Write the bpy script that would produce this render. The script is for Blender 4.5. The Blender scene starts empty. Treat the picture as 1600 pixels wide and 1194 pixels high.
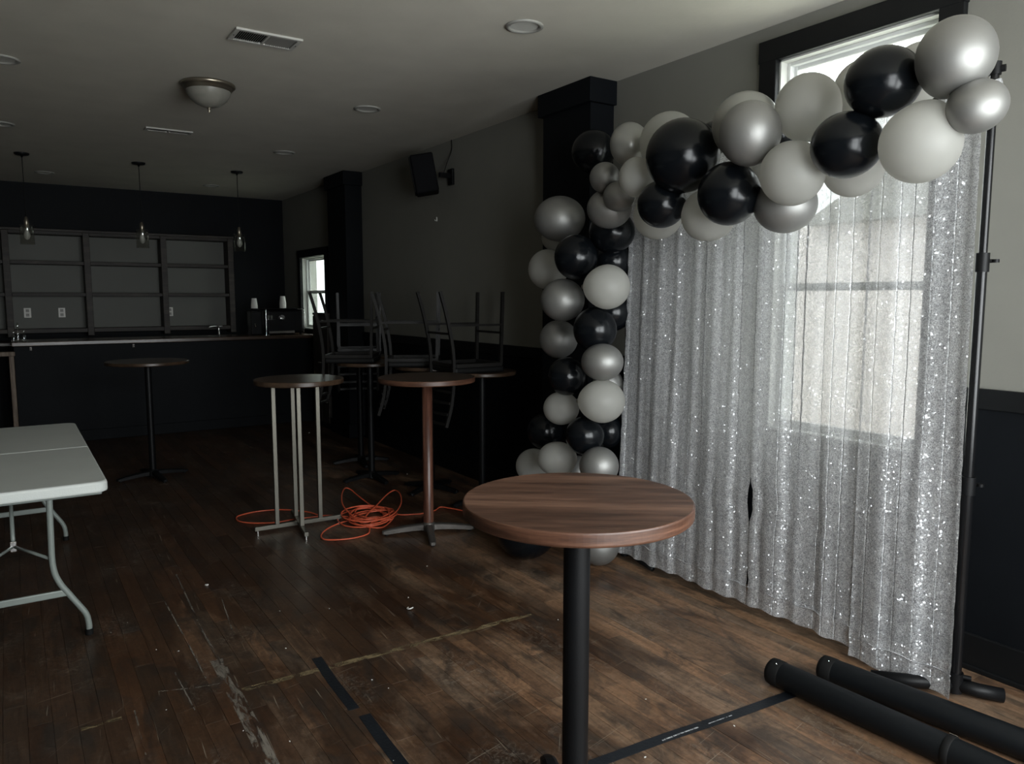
import bpy, bmesh, math, random
from mathutils import Vector, Matrix, Euler
from math import pi, sin, cos, radians as rad

S = bpy.context.scene
COL = S.collection
rnd = random.Random(7)

# ------------------------------------------------------------------ camera, sky, light, exposure
cam_d = bpy.data.cameras.new('camera')
cam_d.sensor_fit = 'HORIZONTAL'; cam_d.sensor_width = 36.0
cam_d.lens = 36.0 * 1188.0 / 1600.0
cam_d.clip_start = 0.05; cam_d.clip_end = 200
cam = bpy.data.objects.new('camera', cam_d); COL.objects.link(cam)
PITCH = math.atan(130 / 1188.0); YAW = rad(33.5)
cam.location = (0, 0, 1.57)
cam.rotation_euler = (pi / 2 - PITCH, 0, -YAW)
S.camera = cam

W = bpy.data.worlds.new('overcast_sky'); S.world = W; W.use_nodes = True
SKY = 15.5
bgn = W.node_tree.nodes['Background']
bgn.inputs[0].default_value = (0.93, 0.98, 1.0, 1); bgn.inputs[1].default_value = SKY

def portal(loc, rot, sx, sy):
    d = bpy.data.lights.new('window_portal', 'AREA'); d.shape = 'RECTANGLE'; d.size = sx; d.size_y = sy
    o = bpy.data.objects.new('window_portal', d); COL.objects.link(o); o.location = loc; o.rotation_euler = rot
    d.cycles.is_portal = True
# room extents
XR, XL, YB, YF, ZC = 3.36, -2.6, 11.0, -0.9, 2.96
WIN1 = (1.79, 2.61, 0.88, 2.78)      # near window in the right wall: y0 y1 z0 z1
WIN2 = (9.27, 10.22, 1.17, 2.12)     # far window
FW = [(0.15, 1.45, 0.60, 2.65), (1.62, 3.22, 0.60, 2.65)]   # shopfront windows behind the camera: x0 x1 z0 z1
for x0, x1, z0, z1 in FW:
    portal(((x0 + x1) / 2, YF - 0.1, (z0 + z1) / 2), (pi / 2, 0, 0), x1 - x0, z1 - z0)
for y0, y1, z0, z1 in (WIN1, WIN2):
    portal((XR + 0.19, (y0 + y1) / 2, (z0 + z1) / 2), (pi / 2, 0, pi / 2), y1 - y0, z1 - z0)

vs = S.view_settings
vs.view_transform = 'Standard'; vs.look = 'None'; vs.gamma = 1.0; vs.use_curve_mapping = False
vs.exposure = 0.0
S.cycles.use_denoising = True
S.cycles.max_bounces = 10; S.cycles.diffuse_bounces = 5; S.cycles.glossy_bounces = 4
S.cycles.transparent_max_bounces = 16; S.cycles.transmission_bounces = 6
S.cycles.sample_clamp_indirect = 6.0
S.cycles.caustics_reflective = False; S.cycles.caustics_refractive = False

# ------------------------------------------------------------------ materials
def srgb(r, g, b):
    f = lambda c: (c / 255 / 12.92) if c / 255 <= 0.04045 else ((c / 255 + 0.055) / 1.055) ** 2.4
    return (f(r), f(g), f(b), 1)

class NT:
    def __init__(s, name):
        s.m = bpy.data.materials.new(name); s.m.use_nodes = True
        s.t = s.m.node_tree; s.b = s.t.nodes['Principled BSDF']; s.out = s.t.nodes['Material Output']
    def n(s, typ, **kw):
        x = s.t.nodes.new(typ)
        for k, v in kw.items():
            if k.startswith('i_'):
                k = k[2:]; k = int(k) if k.isdigit() else k.replace('_', ' ')
                x.inputs[k].default_value = v
            else: setattr(x, k, v)
        return x
    def l(s, a, b): s.t.links.new(a, b)
    def coord(s, kind='Object', scale=(1, 1, 1), rot=(0, 0, 0)):
        c = s.n('ShaderNodeTexCoord'); m = s.n('ShaderNodeMapping')
        m.inputs['Scale'].default_value = scale; m.inputs['Rotation'].default_value = rot
        s.l(c.outputs[kind], m.inputs[0]); return m.outputs[0]
    def noise(s, vec, scale, detail=4, rough=0.55, dist=0.0):
        x = s.n('ShaderNodeTexNoise'); x.inputs['Scale'].default_value = scale
        x.inputs['Detail'].default_value = detail; x.inputs['Roughness'].default_value = rough
        x.inputs['Distortion'].default_value = dist
        s.l(vec, x.inputs['Vector']); return x.outputs['Fac']
    def ramp(s, fac, stops):
        r = s.n('ShaderNodeValToRGB'); e = r.color_ramp.elements
        e[0].position, e[0].color = stops[0][0], stops[0][1]
        e[1].position, e[1].color = stops[-1][0], stops[-1][1]
        for p, c in stops[1:-1]:
            k = e.new(p); k.color = c
        s.l(fac, r.inputs[0]); return r.outputs[0]
    def mix(s, f, a, b, mode='MIX'):
        x = s.n('ShaderNodeMix', data_type='RGBA', blend_type=mode)
        for v, i in ((f, 0), (a, 6), (b, 7)):
            if hasattr(v, 'links') or hasattr(v, 'is_linked'): s.l(v, x.inputs[i])
            else: x.inputs[i].default_value = v
        return x.outputs[2]
    def math(s, op, a, b=0.0, clamp=False):
        x = s.n('ShaderNodeMath', operation=op); x.use_clamp = clamp
        for v, i in ((a, 0), (b, 1)):
            if hasattr(v, 'is_linked'): s.l(v, x.inputs[i])
            else: x.inputs[i].default_value = v
        return x.outputs[0]
    def bump(s, h, strength=0.2, dist=0.01):
        b = s.n('ShaderNodeBump'); b.inputs['Strength'].default_value = strength; b.inputs['Distance'].default_value = dist
        s.l(h, b.inputs['Height']); s.l(b.outputs[0], s.b.inputs['Normal']); return b

G0, G1 = (0, 0, 0, 1), (1, 1, 1, 1)

def simple(name, col, rough=0.5, metal=0.0, spec=0.5, bump=0.0, bscale=60, var=0.06, coat=0.0):
    N = NT(name); v = N.coord()
    f = N.noise(v, 3.0, 5)
    lo = tuple(c * (1 - var) for c in col[:3]) + (1,); hi = tuple(min(1, c * (1 + var)) for c in col[:3]) + (1,)
    N.l(N.ramp(f, [(0.3, lo), (0.7, hi)]), N.b.inputs['Base Color'])
    N.b.inputs['Roughness'].default_value = rough; N.b.inputs['Metallic'].default_value = metal
    N.b.inputs['Specular IOR Level'].default_value = spec; N.b.inputs['Coat Weight'].default_value = coat
    if bump: N.bump(N.noise(v, bscale, 3), bump, 0.004)
    return N.m

M = {}
M['wall_grey'] = simple('greige_wall_paint', (0.215, 0.211, 0.187, 1), 0.85, spec=0.12, bump=0.15, bscale=120, var=0.03)
M['ceiling'] = simple('ceiling_paint', (0.59, 0.565, 0.495, 1), 0.85, spec=0.2, bump=0.2, bscale=40, var=0.05)
M['black_paint'] = simple('black_wall_paint', (0.0045, 0.0055, 0.007, 1), 0.6, spec=0.12, bump=0.06, bscale=80, var=0.15)
M['black_trim'] = simple('black_gloss_trim', (0.006, 0.0065, 0.007, 1), 0.45, spec=0.2, var=0.1)
M['white_trim'] = simple('white_window_vinyl', (0.72, 0.73, 0.72, 1), 0.4, var=0.03)
M['jamb'] = simple('grey_white_jamb_paint', (0.55, 0.55, 0.52, 1), 0.5, var=0.03)
M['black_metal'] = simple('black_powdercoat', (0.0038, 0.004, 0.0045, 1), 0.45, spec=0.2, bump=0.1, bscale=300, var=0.2)
M['black_gloss'] = simple('black_gloss_metal', (0.005, 0.005, 0.0055, 1), 0.25, spec=0.35, var=0.1)
M['black_bag'] = simple('black_tube_vinyl', (0.005, 0.006, 0.007, 1), 0.5, spec=0.2, bump=0.12, bscale=25, var=0.15)
M['cast_metal'] = simple('worn_cast_metal', (0.13, 0.12, 0.11, 1), 0.45, metal=0.7, bump=0.4, bscale=50, var=0.4)
M['steel'] = simple('brushed_steel', (0.14, 0.132, 0.11, 1), 0.42, metal=0.75, bump=0.08, bscale=90, var=0.12)
M['dark_chair'] = simple('dark_chair_metal', (0.012, 0.011, 0.010, 1), 0.4, spec=0.25, var=0.2)
M['vinyl'] = simple('black_seat_vinyl', (0.006, 0.006, 0.006, 1), 0.5, spec=0.2, bump=0.2, bscale=120)
M['plastic_white'] = simple('grey_white_table_plastic', (0.66, 0.69, 0.66, 1), 0.45, bump=0.25, bscale=220, var=0.04)
M['grey_leg'] = simple('grey_green_leg_enamel', (0.24, 0.27, 0.25, 1), 0.35, metal=0.1, var=0.06)
M['chrome'] = simple('chrome', (0.75, 0.75, 0.74, 1), 0.12, metal=1.0, var=0.02)
M['brass'] = simple('aged_brushed_nickel', (0.32, 0.28, 0.22, 1), 0.3, metal=0.9, var=0.1)
M['rubber'] = simple('black_rubber', (0.007, 0.007, 0.007, 1), 0.7, spec=0.15, var=0.1)
M['orange'] = simple('orange_cord_vinyl', (0.62, 0.11, 0.05, 1), 0.42, var=0.08)
M['tape'] = simple('black_vinyl_tape', (0.008, 0.010, 0.013, 1), 0.45, spec=0.35, bump=0.3, bscale=70, var=0.3)
M['paper'] = simple('white_paper', (0.75, 0.74, 0.70, 1), 0.7)
M['outlet'] = simple('ivory_plate', (0.62, 0.60, 0.55, 1), 0.4)
M['grille'] = simple('white_vent_enamel', (0.45, 0.44, 0.41, 1), 0.5)
M['can'] = simple('recessed_baffle', (0.30, 0.295, 0.27, 1), 0.5)
M['white_bulb'] = simple('frosted_lamp_face', (0.62, 0.62, 0.58, 1), 0.4)
M['speaker'] = simple('black_speaker_cabinet', (0.004, 0.004, 0.005, 1), 0.7, spec=0.1, var=0.2)
M['exterior'] = simple('pale_concrete', (0.58, 0.57, 0.50, 1), 0.9, bump=0.2, bscale=5)
M['brick_out'] = simple('pale_pink_siding', (0.80, 0.73, 0.71, 1), 0.9)
M['bark'] = simple('bare_bark', (0.16, 0.14, 0.12, 1), 0.9)
M['shelf_back'] = simple('shelf_back_grey_paint', (0.15, 0.152, 0.138, 1), 0.7, spec=0.25, var=0.03)

def wood(name, c1, c2, c3, scale=(1, 14, 14), rough=0.35, bump=0.1, rot=(0, 0, 0), big=1.2, coat=0.0):
    N = NT(name); v = N.coord(scale=scale, rot=rot)
    a = N.noise(v, big, 6, 0.62, 0.35)
    b = N.noise(v, big * 6, 4, 0.6)
    f = N.math('ADD', N.math('MULTIPLY', a, 0.72), N.math('MULTIPLY', b, 0.28))
    N.l(N.ramp(f, [(0.38, c1), (0.5, c2), (0.62, c3)]), N.b.inputs['Base Color'])
    N.b.inputs['Roughness'].default_value = rough; N.b.inputs['Coat Weight'].default_value = coat
    N.b.inputs['Coat Roughness'].default_value = 0.3
    if bump: N.bump(b, bump, 0.002)
    return N.m
M['walnut'] = wood('walnut_laminate', (0.040, 0.019, 0.012, 1), (0.11, 0.056, 0.036, 1), (0.21, 0.115, 0.077, 1), (1.2, 16, 16), 0.36, 0.04, rot=(0, 0, rad(38)), big=0.9)
M['walnut_edge'] = wood('walnut_edge_band', (0.040, 0.017, 0.010, 1), (0.075, 0.033, 0.019, 1), (0.12, 0.056, 0.033, 1), (3, 3, 40), 0.4, 0.04)
M['dark_top'] = wood('dark_laminate', (0.030, 0.017, 0.010, 1), (0.05, 0.03, 0.018, 1), (0.075, 0.046, 0.028, 1), (2, 18, 18), 0.3, 0.04)
M['red_wood'] = wood('wood_look_column', (0.045, 0.017, 0.011, 1), (0.085, 0.034, 0.021, 1), (0.16, 0.07, 0.045, 1), (22, 22, 1.5), 0.36, 0.05)
M['bar_wood'] = wood('stained_bar_wood', (0.028, 0.014, 0.008, 1), (0.055, 0.032, 0.020, 1), (0.11, 0.07, 0.045, 1), (1.0, 14, 14), 0.25, 0.05)
M['shelf_wood'] = wood('weathered_shelf_wood', (0.010, 0.007, 0.005, 1), (0.022, 0.016, 0.012, 1), (0.045, 0.034, 0.026, 1), (2, 14, 14), 0.6, 0.1)
M['post_wood'] = wood('rough_post_wood', (0.05, 0.03, 0.018, 1), (0.11, 0.075, 0.05, 1), (0.20, 0.15, 0.11, 1), (14, 14, 1.5), 0.6, 0.1)

# floor planks: one wood per plank through Object Info Random, worn and stained by world-sized noise
def plank_mat():
    N = NT('worn_oak_planks')
    v = N.coord()
    geo = N.n('ShaderNodeNewGeometry')
    oi = N.n('ShaderNodeObjectInfo')
    att = N.n('ShaderNodeAttribute', attribute_type='GEOMETRY', attribute_name='tone')
    tone = N.math('FRACT', N.math('ADD', att.outputs['Fac'], oi.outputs['Random']))
    mp = N.n('ShaderNodeMapping'); mp.inputs['Scale'].default_value = (26, 1.6, 1)
    off = N.n('ShaderNodeCombineXYZ'); N.l(N.math('MULTIPLY', tone, 37.0), off.inputs[1])
    add = N.n('ShaderNodeVectorMath', operation='ADD'); N.l(geo.outputs['Position'], add.inputs[0]); N.l(off.outputs[0], add.inputs[1])
    N.l(add.outputs[0], mp.inputs[0])
    grain = N.noise(mp.outputs[0], 2.2, 6, 0.65, 0.4)
    mp2 = N.n('ShaderNodeMapping'); mp2.inputs['Scale'].default_value = (1.6, 0.7, 1); N.l(geo.outputs['Position'], mp2.inputs[0])
    dirt = N.noise(mp2.outputs[0], 1.25, 7, 0.62, 0.6)
    mp3 = N.n('ShaderNodeMapping'); mp3.inputs['Scale'].default_value = (3.0, 1.1, 1); mp3.inputs['Location'].default_value = (3.1, 8.2, 0); N.l(geo.outputs['Position'], mp3.inputs[0])
    dirt2 = N.noise(mp3.outputs[0], 2.6, 7, 0.68, 1.2)
    base = N.ramp(grain, [(0.28, (0.135, 0.085, 0.053, 1)), (0.5, (0.215, 0.138, 0.088, 1)), (0.72, (0.29, 0.20, 0.135, 1))])
    tn = N.ramp(tone, [(0.0, (0.55, 0.47, 0.42, 1)), (0.3, (0.95, 0.90, 0.84, 1)), (0.55, (0.70, 0.73, 0.76, 1)), (0.8, (1.1, 0.95, 0.82, 1)), (1.0, (0.85, 0.84, 0.82, 1))])
    c = N.mix(1.0, base, tn, 'MULTIPLY')
    # tone by position: darker towards the left and far end, broken by noise
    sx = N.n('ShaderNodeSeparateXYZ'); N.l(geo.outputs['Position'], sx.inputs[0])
    pos_tone = N.math('ADD', N.math('MULTIPLY', sx.outputs[0], 0.30), N.math('MULTIPLY', sx.outputs[1], -0.115))
    pos_tone = N.math('ADD', pos_tone, N.math('MULTIPLY', N.math('SUBTRACT', dirt, 0.5), 3.0))
    wf = N.ramp(pos_tone, [(-0.0, G1), (0.55, G0)]); N.t.nodes[-1]
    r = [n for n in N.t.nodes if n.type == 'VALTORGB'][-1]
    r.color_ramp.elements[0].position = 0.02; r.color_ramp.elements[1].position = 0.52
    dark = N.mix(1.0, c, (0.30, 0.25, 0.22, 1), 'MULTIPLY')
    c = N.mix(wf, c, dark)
    # grey black stains and pale scuffs
    st = N.ramp(dirt2, [(0.36, G1), (0.52, G0)])
    c = N.mix(N.math('MULTIPLY', st, 0.75), c, (0.028, 0.022, 0.018, 1))
    sc = N.ramp(dirt2, [(0.60, G0), (0.78, G1)])
    c = N.mix(N.math('MULTIPLY', sc, 0.30), c, (0.26, 0.21, 0.16, 1))
    # fine grime and rubbed patches
    fine = N.noise(geo.outputs['Position'], 34, 5, 0.75, 0.8)
    c = N.mix(1.0, c, N.ramp(fine, [(0.30, (0.62, 0.60, 0.58, 1)), (0.5, G1), (0.72, (1.35, 1.32, 1.28, 1))]), 'MULTIPLY')
    mp4 = N.n('ShaderNodeMapping'); mp4.inputs['Scale'].default_value = (2.2, 1.3, 1); mp4.inputs['Location'].default_value = (7.7, 1.4, 0); N.l(geo.outputs['Position'], mp4.inputs[0])
    rub = N.math('MULTIPLY', N.ramp(N.noise(mp4.outputs[0], 1.6, 3, 0.5, 0.4), [(0.52, G0), (0.66, G1)]), N.ramp(N.noise(geo.outputs['Position'], 22, 6, 0.8, 2.5), [(0.50, G0), (0.62, G1)]))
    c = N.mix(N.math('MULTIPLY', rub, 0.38), c, (0.30, 0.26, 0.21, 1))
    # thin light scratches in two directions
    def scratch(ang, seed, amt, col, c, sc=2.2, lim=(0.70, 0.74)):
        m0 = N.n('ShaderNodeMapping'); m0.inputs['Rotation'].default_value = (0, 0, ang); N.l(geo.outputs['Position'], m0.inputs[0])
        m = N.n('ShaderNodeMapping'); m.inputs['Scale'].default_value = (48, 1.5, 1)
        m.inputs['Location'].default_value = (seed, seed * 2, 0); N.l(m0.outputs[0], m.inputs[0])
        s_ = N.ramp(N.noise(m.outputs[0], sc, 2, 0.5, 0.3), [(lim[0], G0), (lim[1], G1)])
        return N.mix(N.math('MULTIPLY', s_, amt), c, col)
    c = scratch(0.06, 2.0, 0.55, (0.30, 0.26, 0.20, 1), c)
    c = scratch(1.35, 9.0, 0.45, (0.30, 0.26, 0.20, 1), c)
    c = scratch(0.7, 5.0, 0.35, (0.28, 0.24, 0.19, 1), c, 2.2, (0.73, 0.77))
    N.l(c, N.b.inputs['Base Color'])
    N.l(N.ramp(dirt, [(0.3, (0.28, 0.28, 0.28, 1)), (0.7, (0.52, 0.52, 0.52, 1))]), N.b.inputs['Roughness'])
    N.b.inputs['Specular IOR Level'].default_value = 0.45
    N.bump(N.math('ADD', grain, N.math('MULTIPLY', dirt2, 1.5)), 0.2, 0.003)
    return N.m
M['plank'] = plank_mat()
M['subfloor'] = simple('dark_joint_dirt', (0.010, 0.008, 0.006, 1), 0.9)

def glass(name, tint=(1, 1, 1, 1), mixf=0.1):
    N = NT(name); t = N.n('ShaderNodeBsdfTransparent'); t.inputs[0].default_value = tint
    g = N.n('ShaderNodeBsdfGlossy'); g.inputs['Roughness'].default_value = 0.02
    mx = N.n('ShaderNodeMixShader'); fr = N.n('ShaderNodeFresnel'); fr.inputs[0].default_value = 1.45
    v = N.coord(); f = N.math('ADD', N.math('MULTIPLY', N.noise(v, 4, 3), mixf), 0.04, True)
    N.l(f, mx.inputs[0]); N.l(t.outputs[0], mx.inputs[1]); N.l(g.outputs[0], mx.inputs[2]); N.l(mx.outputs[0], N.out.inputs[0])
    return N.m
M['glass'] = glass('window_glass', (0.64, 0.65, 0.64, 1), 0.02)
M['glass_tinted'] = glass('tinted_window_glass', (0.36, 0.375, 0.36, 1), 0.02)
M['glass_shade'] = glass('clear_shade_glass', (0.93, 0.93, 0.91, 1), 0.16)

def frosted():
    N = NT('alabaster_glass'); v = N.coord()
    N.l(N.ramp(N.noise(v, 6, 4, 0.6, 1.0), [(0.3, (0.16, 0.155, 0.135, 1)), (0.7, (0.24, 0.23, 0.20, 1))]), N.b.inputs['Base Color'])
    N.b.inputs['Roughness'].default_value = 0.3
    return N.m
M['frosted'] = frosted()

def balloon_mat(name, col, rough, metal=0.0, trans=0.0, coat=0.0, spec=0.5):
    N = NT(name); v = N.coord()
    f = N.noise(v, 1.6, 3)
    N.l(N.ramp(f, [(0.25, tuple(c * 0.93 for c in col[:3]) + (1,)), (0.75, col)]), N.b.inputs['Base Color'])
    N.b.inputs['Roughness'].default_value = rough; N.b.inputs['Metallic'].default_value = metal
    N.b.inputs['Coat Weight'].default_value = coat; N.b.inputs['Coat Roughness'].default_value = 0.12
    N.b.inputs['Specular IOR Level'].default_value = spec
    if trans:
        tr = N.n('ShaderNodeBsdfTranslucent'); tr.inputs[0].default_value = col
        mx = N.n('ShaderNodeMixShader'); mx.inputs[0].default_value = trans
        N.l(N.b.outputs[0], mx.inputs[1]); N.l(tr.outputs[0], mx.inputs[2]); N.l(mx.outputs[0], N.out.inputs[0])
    return N.m
M['b_w'] = balloon_mat('white_latex', (0.60, 0.595, 0.56, 1), 0.42, trans=0.64)
M['b_t'] = balloon_mat('pearl_latex', (0.46, 0.46, 0.43, 1), 0.28, metal=0.35, trans=0.30)
M['b_k'] = balloon_mat('black_latex', (0.0035, 0.0045, 0.0058, 1), 0.22, spec=0.28)
M['b_s'] = balloon_mat('silver_chrome_latex', (0.28, 0.277, 0.265, 1), 0.50, metal=0.72, coat=0.0)

def sequin_mat():
    N = NT('silver_sequin_mesh')
    v = N.coord()
    vo = N.n('ShaderNodeTexVoronoi', feature='F1'); vo.inputs['Scale'].default_value = 150; N.l(v, vo.inputs['Vector'])
    big = N.noise(v, 9, 4, 0.6, 0.5)
    # each sequin leans its own way, more where the cloth has been ruffled
    geo = N.n('ShaderNodeNewGeometry')
    sub = N.n('ShaderNodeVectorMath', operation='SUBTRACT'); N.l(vo.outputs['Color'], sub.inputs[0]); sub.inputs[1].default_value = (0.5, 0.5, 0.5)
    scl = N.n('ShaderNodeVectorMath', operation='SCALE'); N.l(sub.outputs[0], scl.inputs[0])
    N.l(N.ramp(big, [(0.42, (0.8, 0.8, 0.8, 1)), (0.62, (1.6, 1.6, 1.6, 1))]), scl.inputs['Scale'])
    ad = N.n('ShaderNodeVectorMath', operation='ADD'); N.l(geo.outputs['Normal'], ad.inputs[0]); N.l(scl.outputs[0], ad.inputs[1])
    nm = N.n('ShaderNodeVectorMath', operation='NORMALIZE'); N.l(ad.outputs[0], nm.inputs[0])
    # wriggling rows: ridges of a distorted noise
    wr = N.noise(v, 105, 2, 0.5, 1.6)
    ridge = N.math('ABSOLUTE', N.math('SUBTRACT', wr, 0.5))
    row = N.ramp(ridge, [(0.015, G0), (0.075, G1)])
    g = N.n('ShaderNodeBsdfGlossy'); g.inputs['Roughness'].default_value = 0.24; g.inputs['Color'].default_value = (0.80, 0.81, 0.83, 1)
    N.l(nm.outputs[0], g.inputs['Normal'])
    d = N.n('ShaderNodeBsdfDiffuse'); N.l(N.mix(row, (0.88, 0.89, 0.90, 1), (0.34, 0.345, 0.36, 1)), d.inputs['Color'])
    tl = N.n('ShaderNodeBsdfTranslucent'); N.l(N.mix(row, (0.35, 0.35, 0.35, 1), (0.72, 0.71, 0.70, 1)), tl.inputs['Color'])
    tp = N.n('ShaderNodeBsdfTransparent'); tp.inputs['Color'].default_value = (1, 1, 1, 1)
    m1 = N.n('ShaderNodeMixShader'); m1.inputs[0].default_value = 0.74; N.l(g.outputs[0], m1.inputs[1]); N.l(d.outputs[0], m1.inputs[2])
    m2 = N.n('ShaderNodeMixShader'); m2.inputs[0].default_value = 0.12; N.l(m1.outputs[0], m2.inputs[1]); N.l(tl.outputs[0], m2.inputs[2])
    m3 = N.n('ShaderNodeMixShader'); N.l(N.ramp(ridge, [(0.02, (0.04, 0.04, 0.04, 1)), (0.09, (0.22, 0.22, 0.22, 1))]), m3.inputs[0])
    N.l(m2.outputs[0], m3.inputs[1]); N.l(tp.outputs[0], m3.inputs[2])
    N.l(m3.outputs[0], N.out.inputs[0])
    return N.m
M['sequin'] = sequin_mat()

def residue_mat(name, col, lo, hi, scale):
    N = NT(name); v = N.coord(scale=scale)
    f = N.ramp(N.noise(v, 6, 6, 0.7, 0.6), [(lo, G0), (hi, G1)])
    N.b.inputs['Base Color'].default_value = col; N.b.inputs['Roughness'].default_value = 0.6
    N.l(f, N.b.inputs['Alpha'])
    return N.m
M['yellow_residue'] = residue_mat('yellow_tape_residue', (0.20, 0.15, 0.08, 1), 0.43, 0.58, (2.2, 4, 1))
M['scuff'] = residue_mat('pale_scuff', (0.42, 0.43, 0.44, 1), 0.40, 0.62, (7, 1, 1))
M['white_residue'] = residue_mat('grey_scraped_residue', (0.19, 0.165, 0.135, 1), 0.46, 0.60, (6, 1.2, 1))

# ------------------------------------------------------------------ mesh helpers
class MB:
    def __init__(s): s.v, s.f, s.sm = [], [], []
    def add(s, vs, fs, smooth=False, T=None):
        o = len(s.v)
        s.v += [tuple(T @ Vector(p)) if T is not None else tuple(p) for p in vs]
        s.f += [tuple(i + o for i in f) for f in fs]; s.sm += [smooth] * len(fs); return s
    def box(s, x0, x1, y0, y1, z0, z1, b=0.0, T=None):
        if b <= 0:
            vs = [(x, y, z) for z in (z0, z1) for y in (y0, y1) for x in (x0, x1)]
            return s.add(vs, [(0, 2, 3, 1), (4, 5, 7, 6), (0, 1, 5, 4), (2, 6, 7, 3), (0, 4, 6, 2), (1, 3, 7, 5)], False, T)
        bm = bmesh.new(); bmesh.ops.create_cube(bm, size=1)
        for v in bm.verts: v.co = Vector(((x0 + x1) / 2 + v.co.x * (x1 - x0), (y0 + y1) / 2 + v.co.y * (y1 - y0), (z0 + z1) / 2 + v.co.z * (z1 - z0)))
        bmesh.ops.bevel(bm, geom=bm.edges[:], offset=min(b, 0.45 * min(x1 - x0, y1 - y0, z1 - z0)), segments=2, affect='EDGES', profile=0.5)
        bm.verts.ensure_lookup_table(); bm.verts.index_update()
        s.add([v.co[:] for v in bm.verts], [[v.index for v in f.verts] for f in bm.faces], False, T); bm.free(); return s
    def lathe(s, prof, n=32, T=None, smooth=True, caps=True):
        vs, fs = [], []
        for r, z in prof:
            for k in range(n): a = 2 * pi * k / n; vs.append((r * cos(a), r * sin(a), z))
        for i in range(len(prof) - 1):
            for k in range(n):
                k2 = (k + 1) % n; fs.append((i * n + k, i * n + k2, (i + 1) * n + k2, (i + 1) * n + k))
        s.add(vs, fs, smooth, T)
        if caps:
            for idx in (0, len(prof) - 1):
                if prof[idx][0] > 1e-5:
                    r, z = prof[idx]
                    c = [(r * cos(2 * pi * k / n), r * sin(2 * pi * k / n), z) for k in range(n)]
                    if idx == 0: c = c[::-1]
                    s.add(c, [tuple(range(n))], False, T)
        return s
    def cyl(s, a, b, r, r2=None, n=16):
        a, b = Vector(a), Vector(b); d = b - a; T = Matrix.Translation(a) @ d.to_track_quat('Z', 'Y').to_matrix().to_4x4()
        return s.lathe([(r, 0), (r if r2 is None else r2, d.length)], n, T)
    def tube(s, pts, r, n=10, square=False):
        pts = [Vector(p) for p in pts]; m = len(pts)
        n = 4 if square else n
        up = None; rings = []
        for i, p in enumerate(pts):
            t = ((pts[min(i + 1, m - 1)] - pts[max(i - 1, 0)])).normalized()
            if up is None:
                up = Vector((0, 0, 1)) if abs(t.z) < 0.9 else Vector((1, 0, 0))
            x = t.cross(up).normalized(); y = x.cross(t).normalized(); up = y
            rr = r[i] if isinstance(r, (list, tuple)) else r
            if square: rr *= 1.414
            a0 = pi / 4 if square else 0
            rings.append([p + x * rr * cos(a0 + 2 * pi * k / n) + y * rr * sin(a0 + 2 * pi * k / n) for k in range(n)])
        vs = [q for R_ in rings for q in R_]
        fs = [(i * n + k, i * n + (k + 1) % n, (i + 1) * n + (k + 1) % n, (i + 1) * n + k) for i in range(m - 1) for k in range(n)]
        fs += [tuple(range(n))[::-1], tuple((m - 1) * n + k for k in range(n))]
        return s.add(vs, fs, not square)
    def prism(s, poly, z0, z1, T=None):
        n = len(poly)
        vs = [(x, y, z0) for x, y in poly] + [(x, y, z1) for x, y in poly]
        fs = [tuple(range(n))[::-1], tuple(range(n, 2 * n))] + [(k, (k + 1) % n, n + (k + 1) % n, n + k) for k in range(n)]
        return s.add(vs, fs, False, T)
    def mesh(s, name):
        me = bpy.data.meshes.new(name); me.from_pydata(s.v, [], s.f)
        me.polygons.foreach_set('use_smooth', s.sm)
        bm = bmesh.new(); bm.from_mesh(me); bmesh.ops.recalc_face_normals(bm, faces=bm.faces); bm.to_mesh(me); bm.free()
        return me
    def obj(s, name, mat, parent=None, loc=None, label=None, autosmooth=None):
        me = s.mesh(name); me.materials.append(M[mat] if isinstance(mat, str) else mat)
        o = bpy.data.objects.new(name, me); COL.objects.link(o)
        if parent: o.parent = parent
        if loc is not None: o.location = loc
        if label: o['label'] = label
        return o

def catmull(pts, k=6, closed=False):
    P = [Vector(p) for p in pts]; out = []; n = len(P)
    for i in range(n - (0 if closed else 1)):
        if closed: p0, p1, p2, p3 = P[i - 1], P[i], P[(i + 1) % n], P[(i + 2) % n]
        else: p0, p1, p2, p3 = P[max(i - 1, 0)], P[i], P[i + 1], P[min(i + 2, n - 1)]
        for j in range(k):
            t = j / k
            out.append(0.5 * ((2 * p1) + (-p0 + p2) * t + (2 * p0 - 5 * p1 + 4 * p2 - p3) * t * t + (-p0 + 3 * p1 - 3 * p2 + p3) * t ** 3))
    if not closed: out.append(P[-1])
    return out

def tag(o, label, cat, group=None):
    o['label'] = label; o['category'] = cat
    if group: o['group'] = group
    elif 'group' in o: del o['group']
    return o
def thing(name, label, cat, loc=(0, 0, 0), rz=0, group=None):
    o = bpy.data.objects.new(name, None); COL.objects.link(o); o.empty_display_size = 0.1
    o.location = loc; o.rotation_euler = (0, 0, rz); return tag(o, label, cat, group)
def struct(name, mb, mat, parent=None):
    o = mb.obj(name, mat, parent); o['kind'] = 'structure'; return o
def kids(o): return [c for c in bpy.data.objects if c.parent == o]
def dup(root, loc, rot=None, label=None):
    r = root.copy(); COL.objects.link(r); r.location = loc
    if rot is not None: r.rotation_euler = rot
    if label: r['label'] = label
    for ch in kids(root):
        c = ch.copy(); COL.objects.link(c); c.parent = r
        for g in kids(ch):
            d = g.copy(); COL.objects.link(d); d.parent = c
    return r

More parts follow.
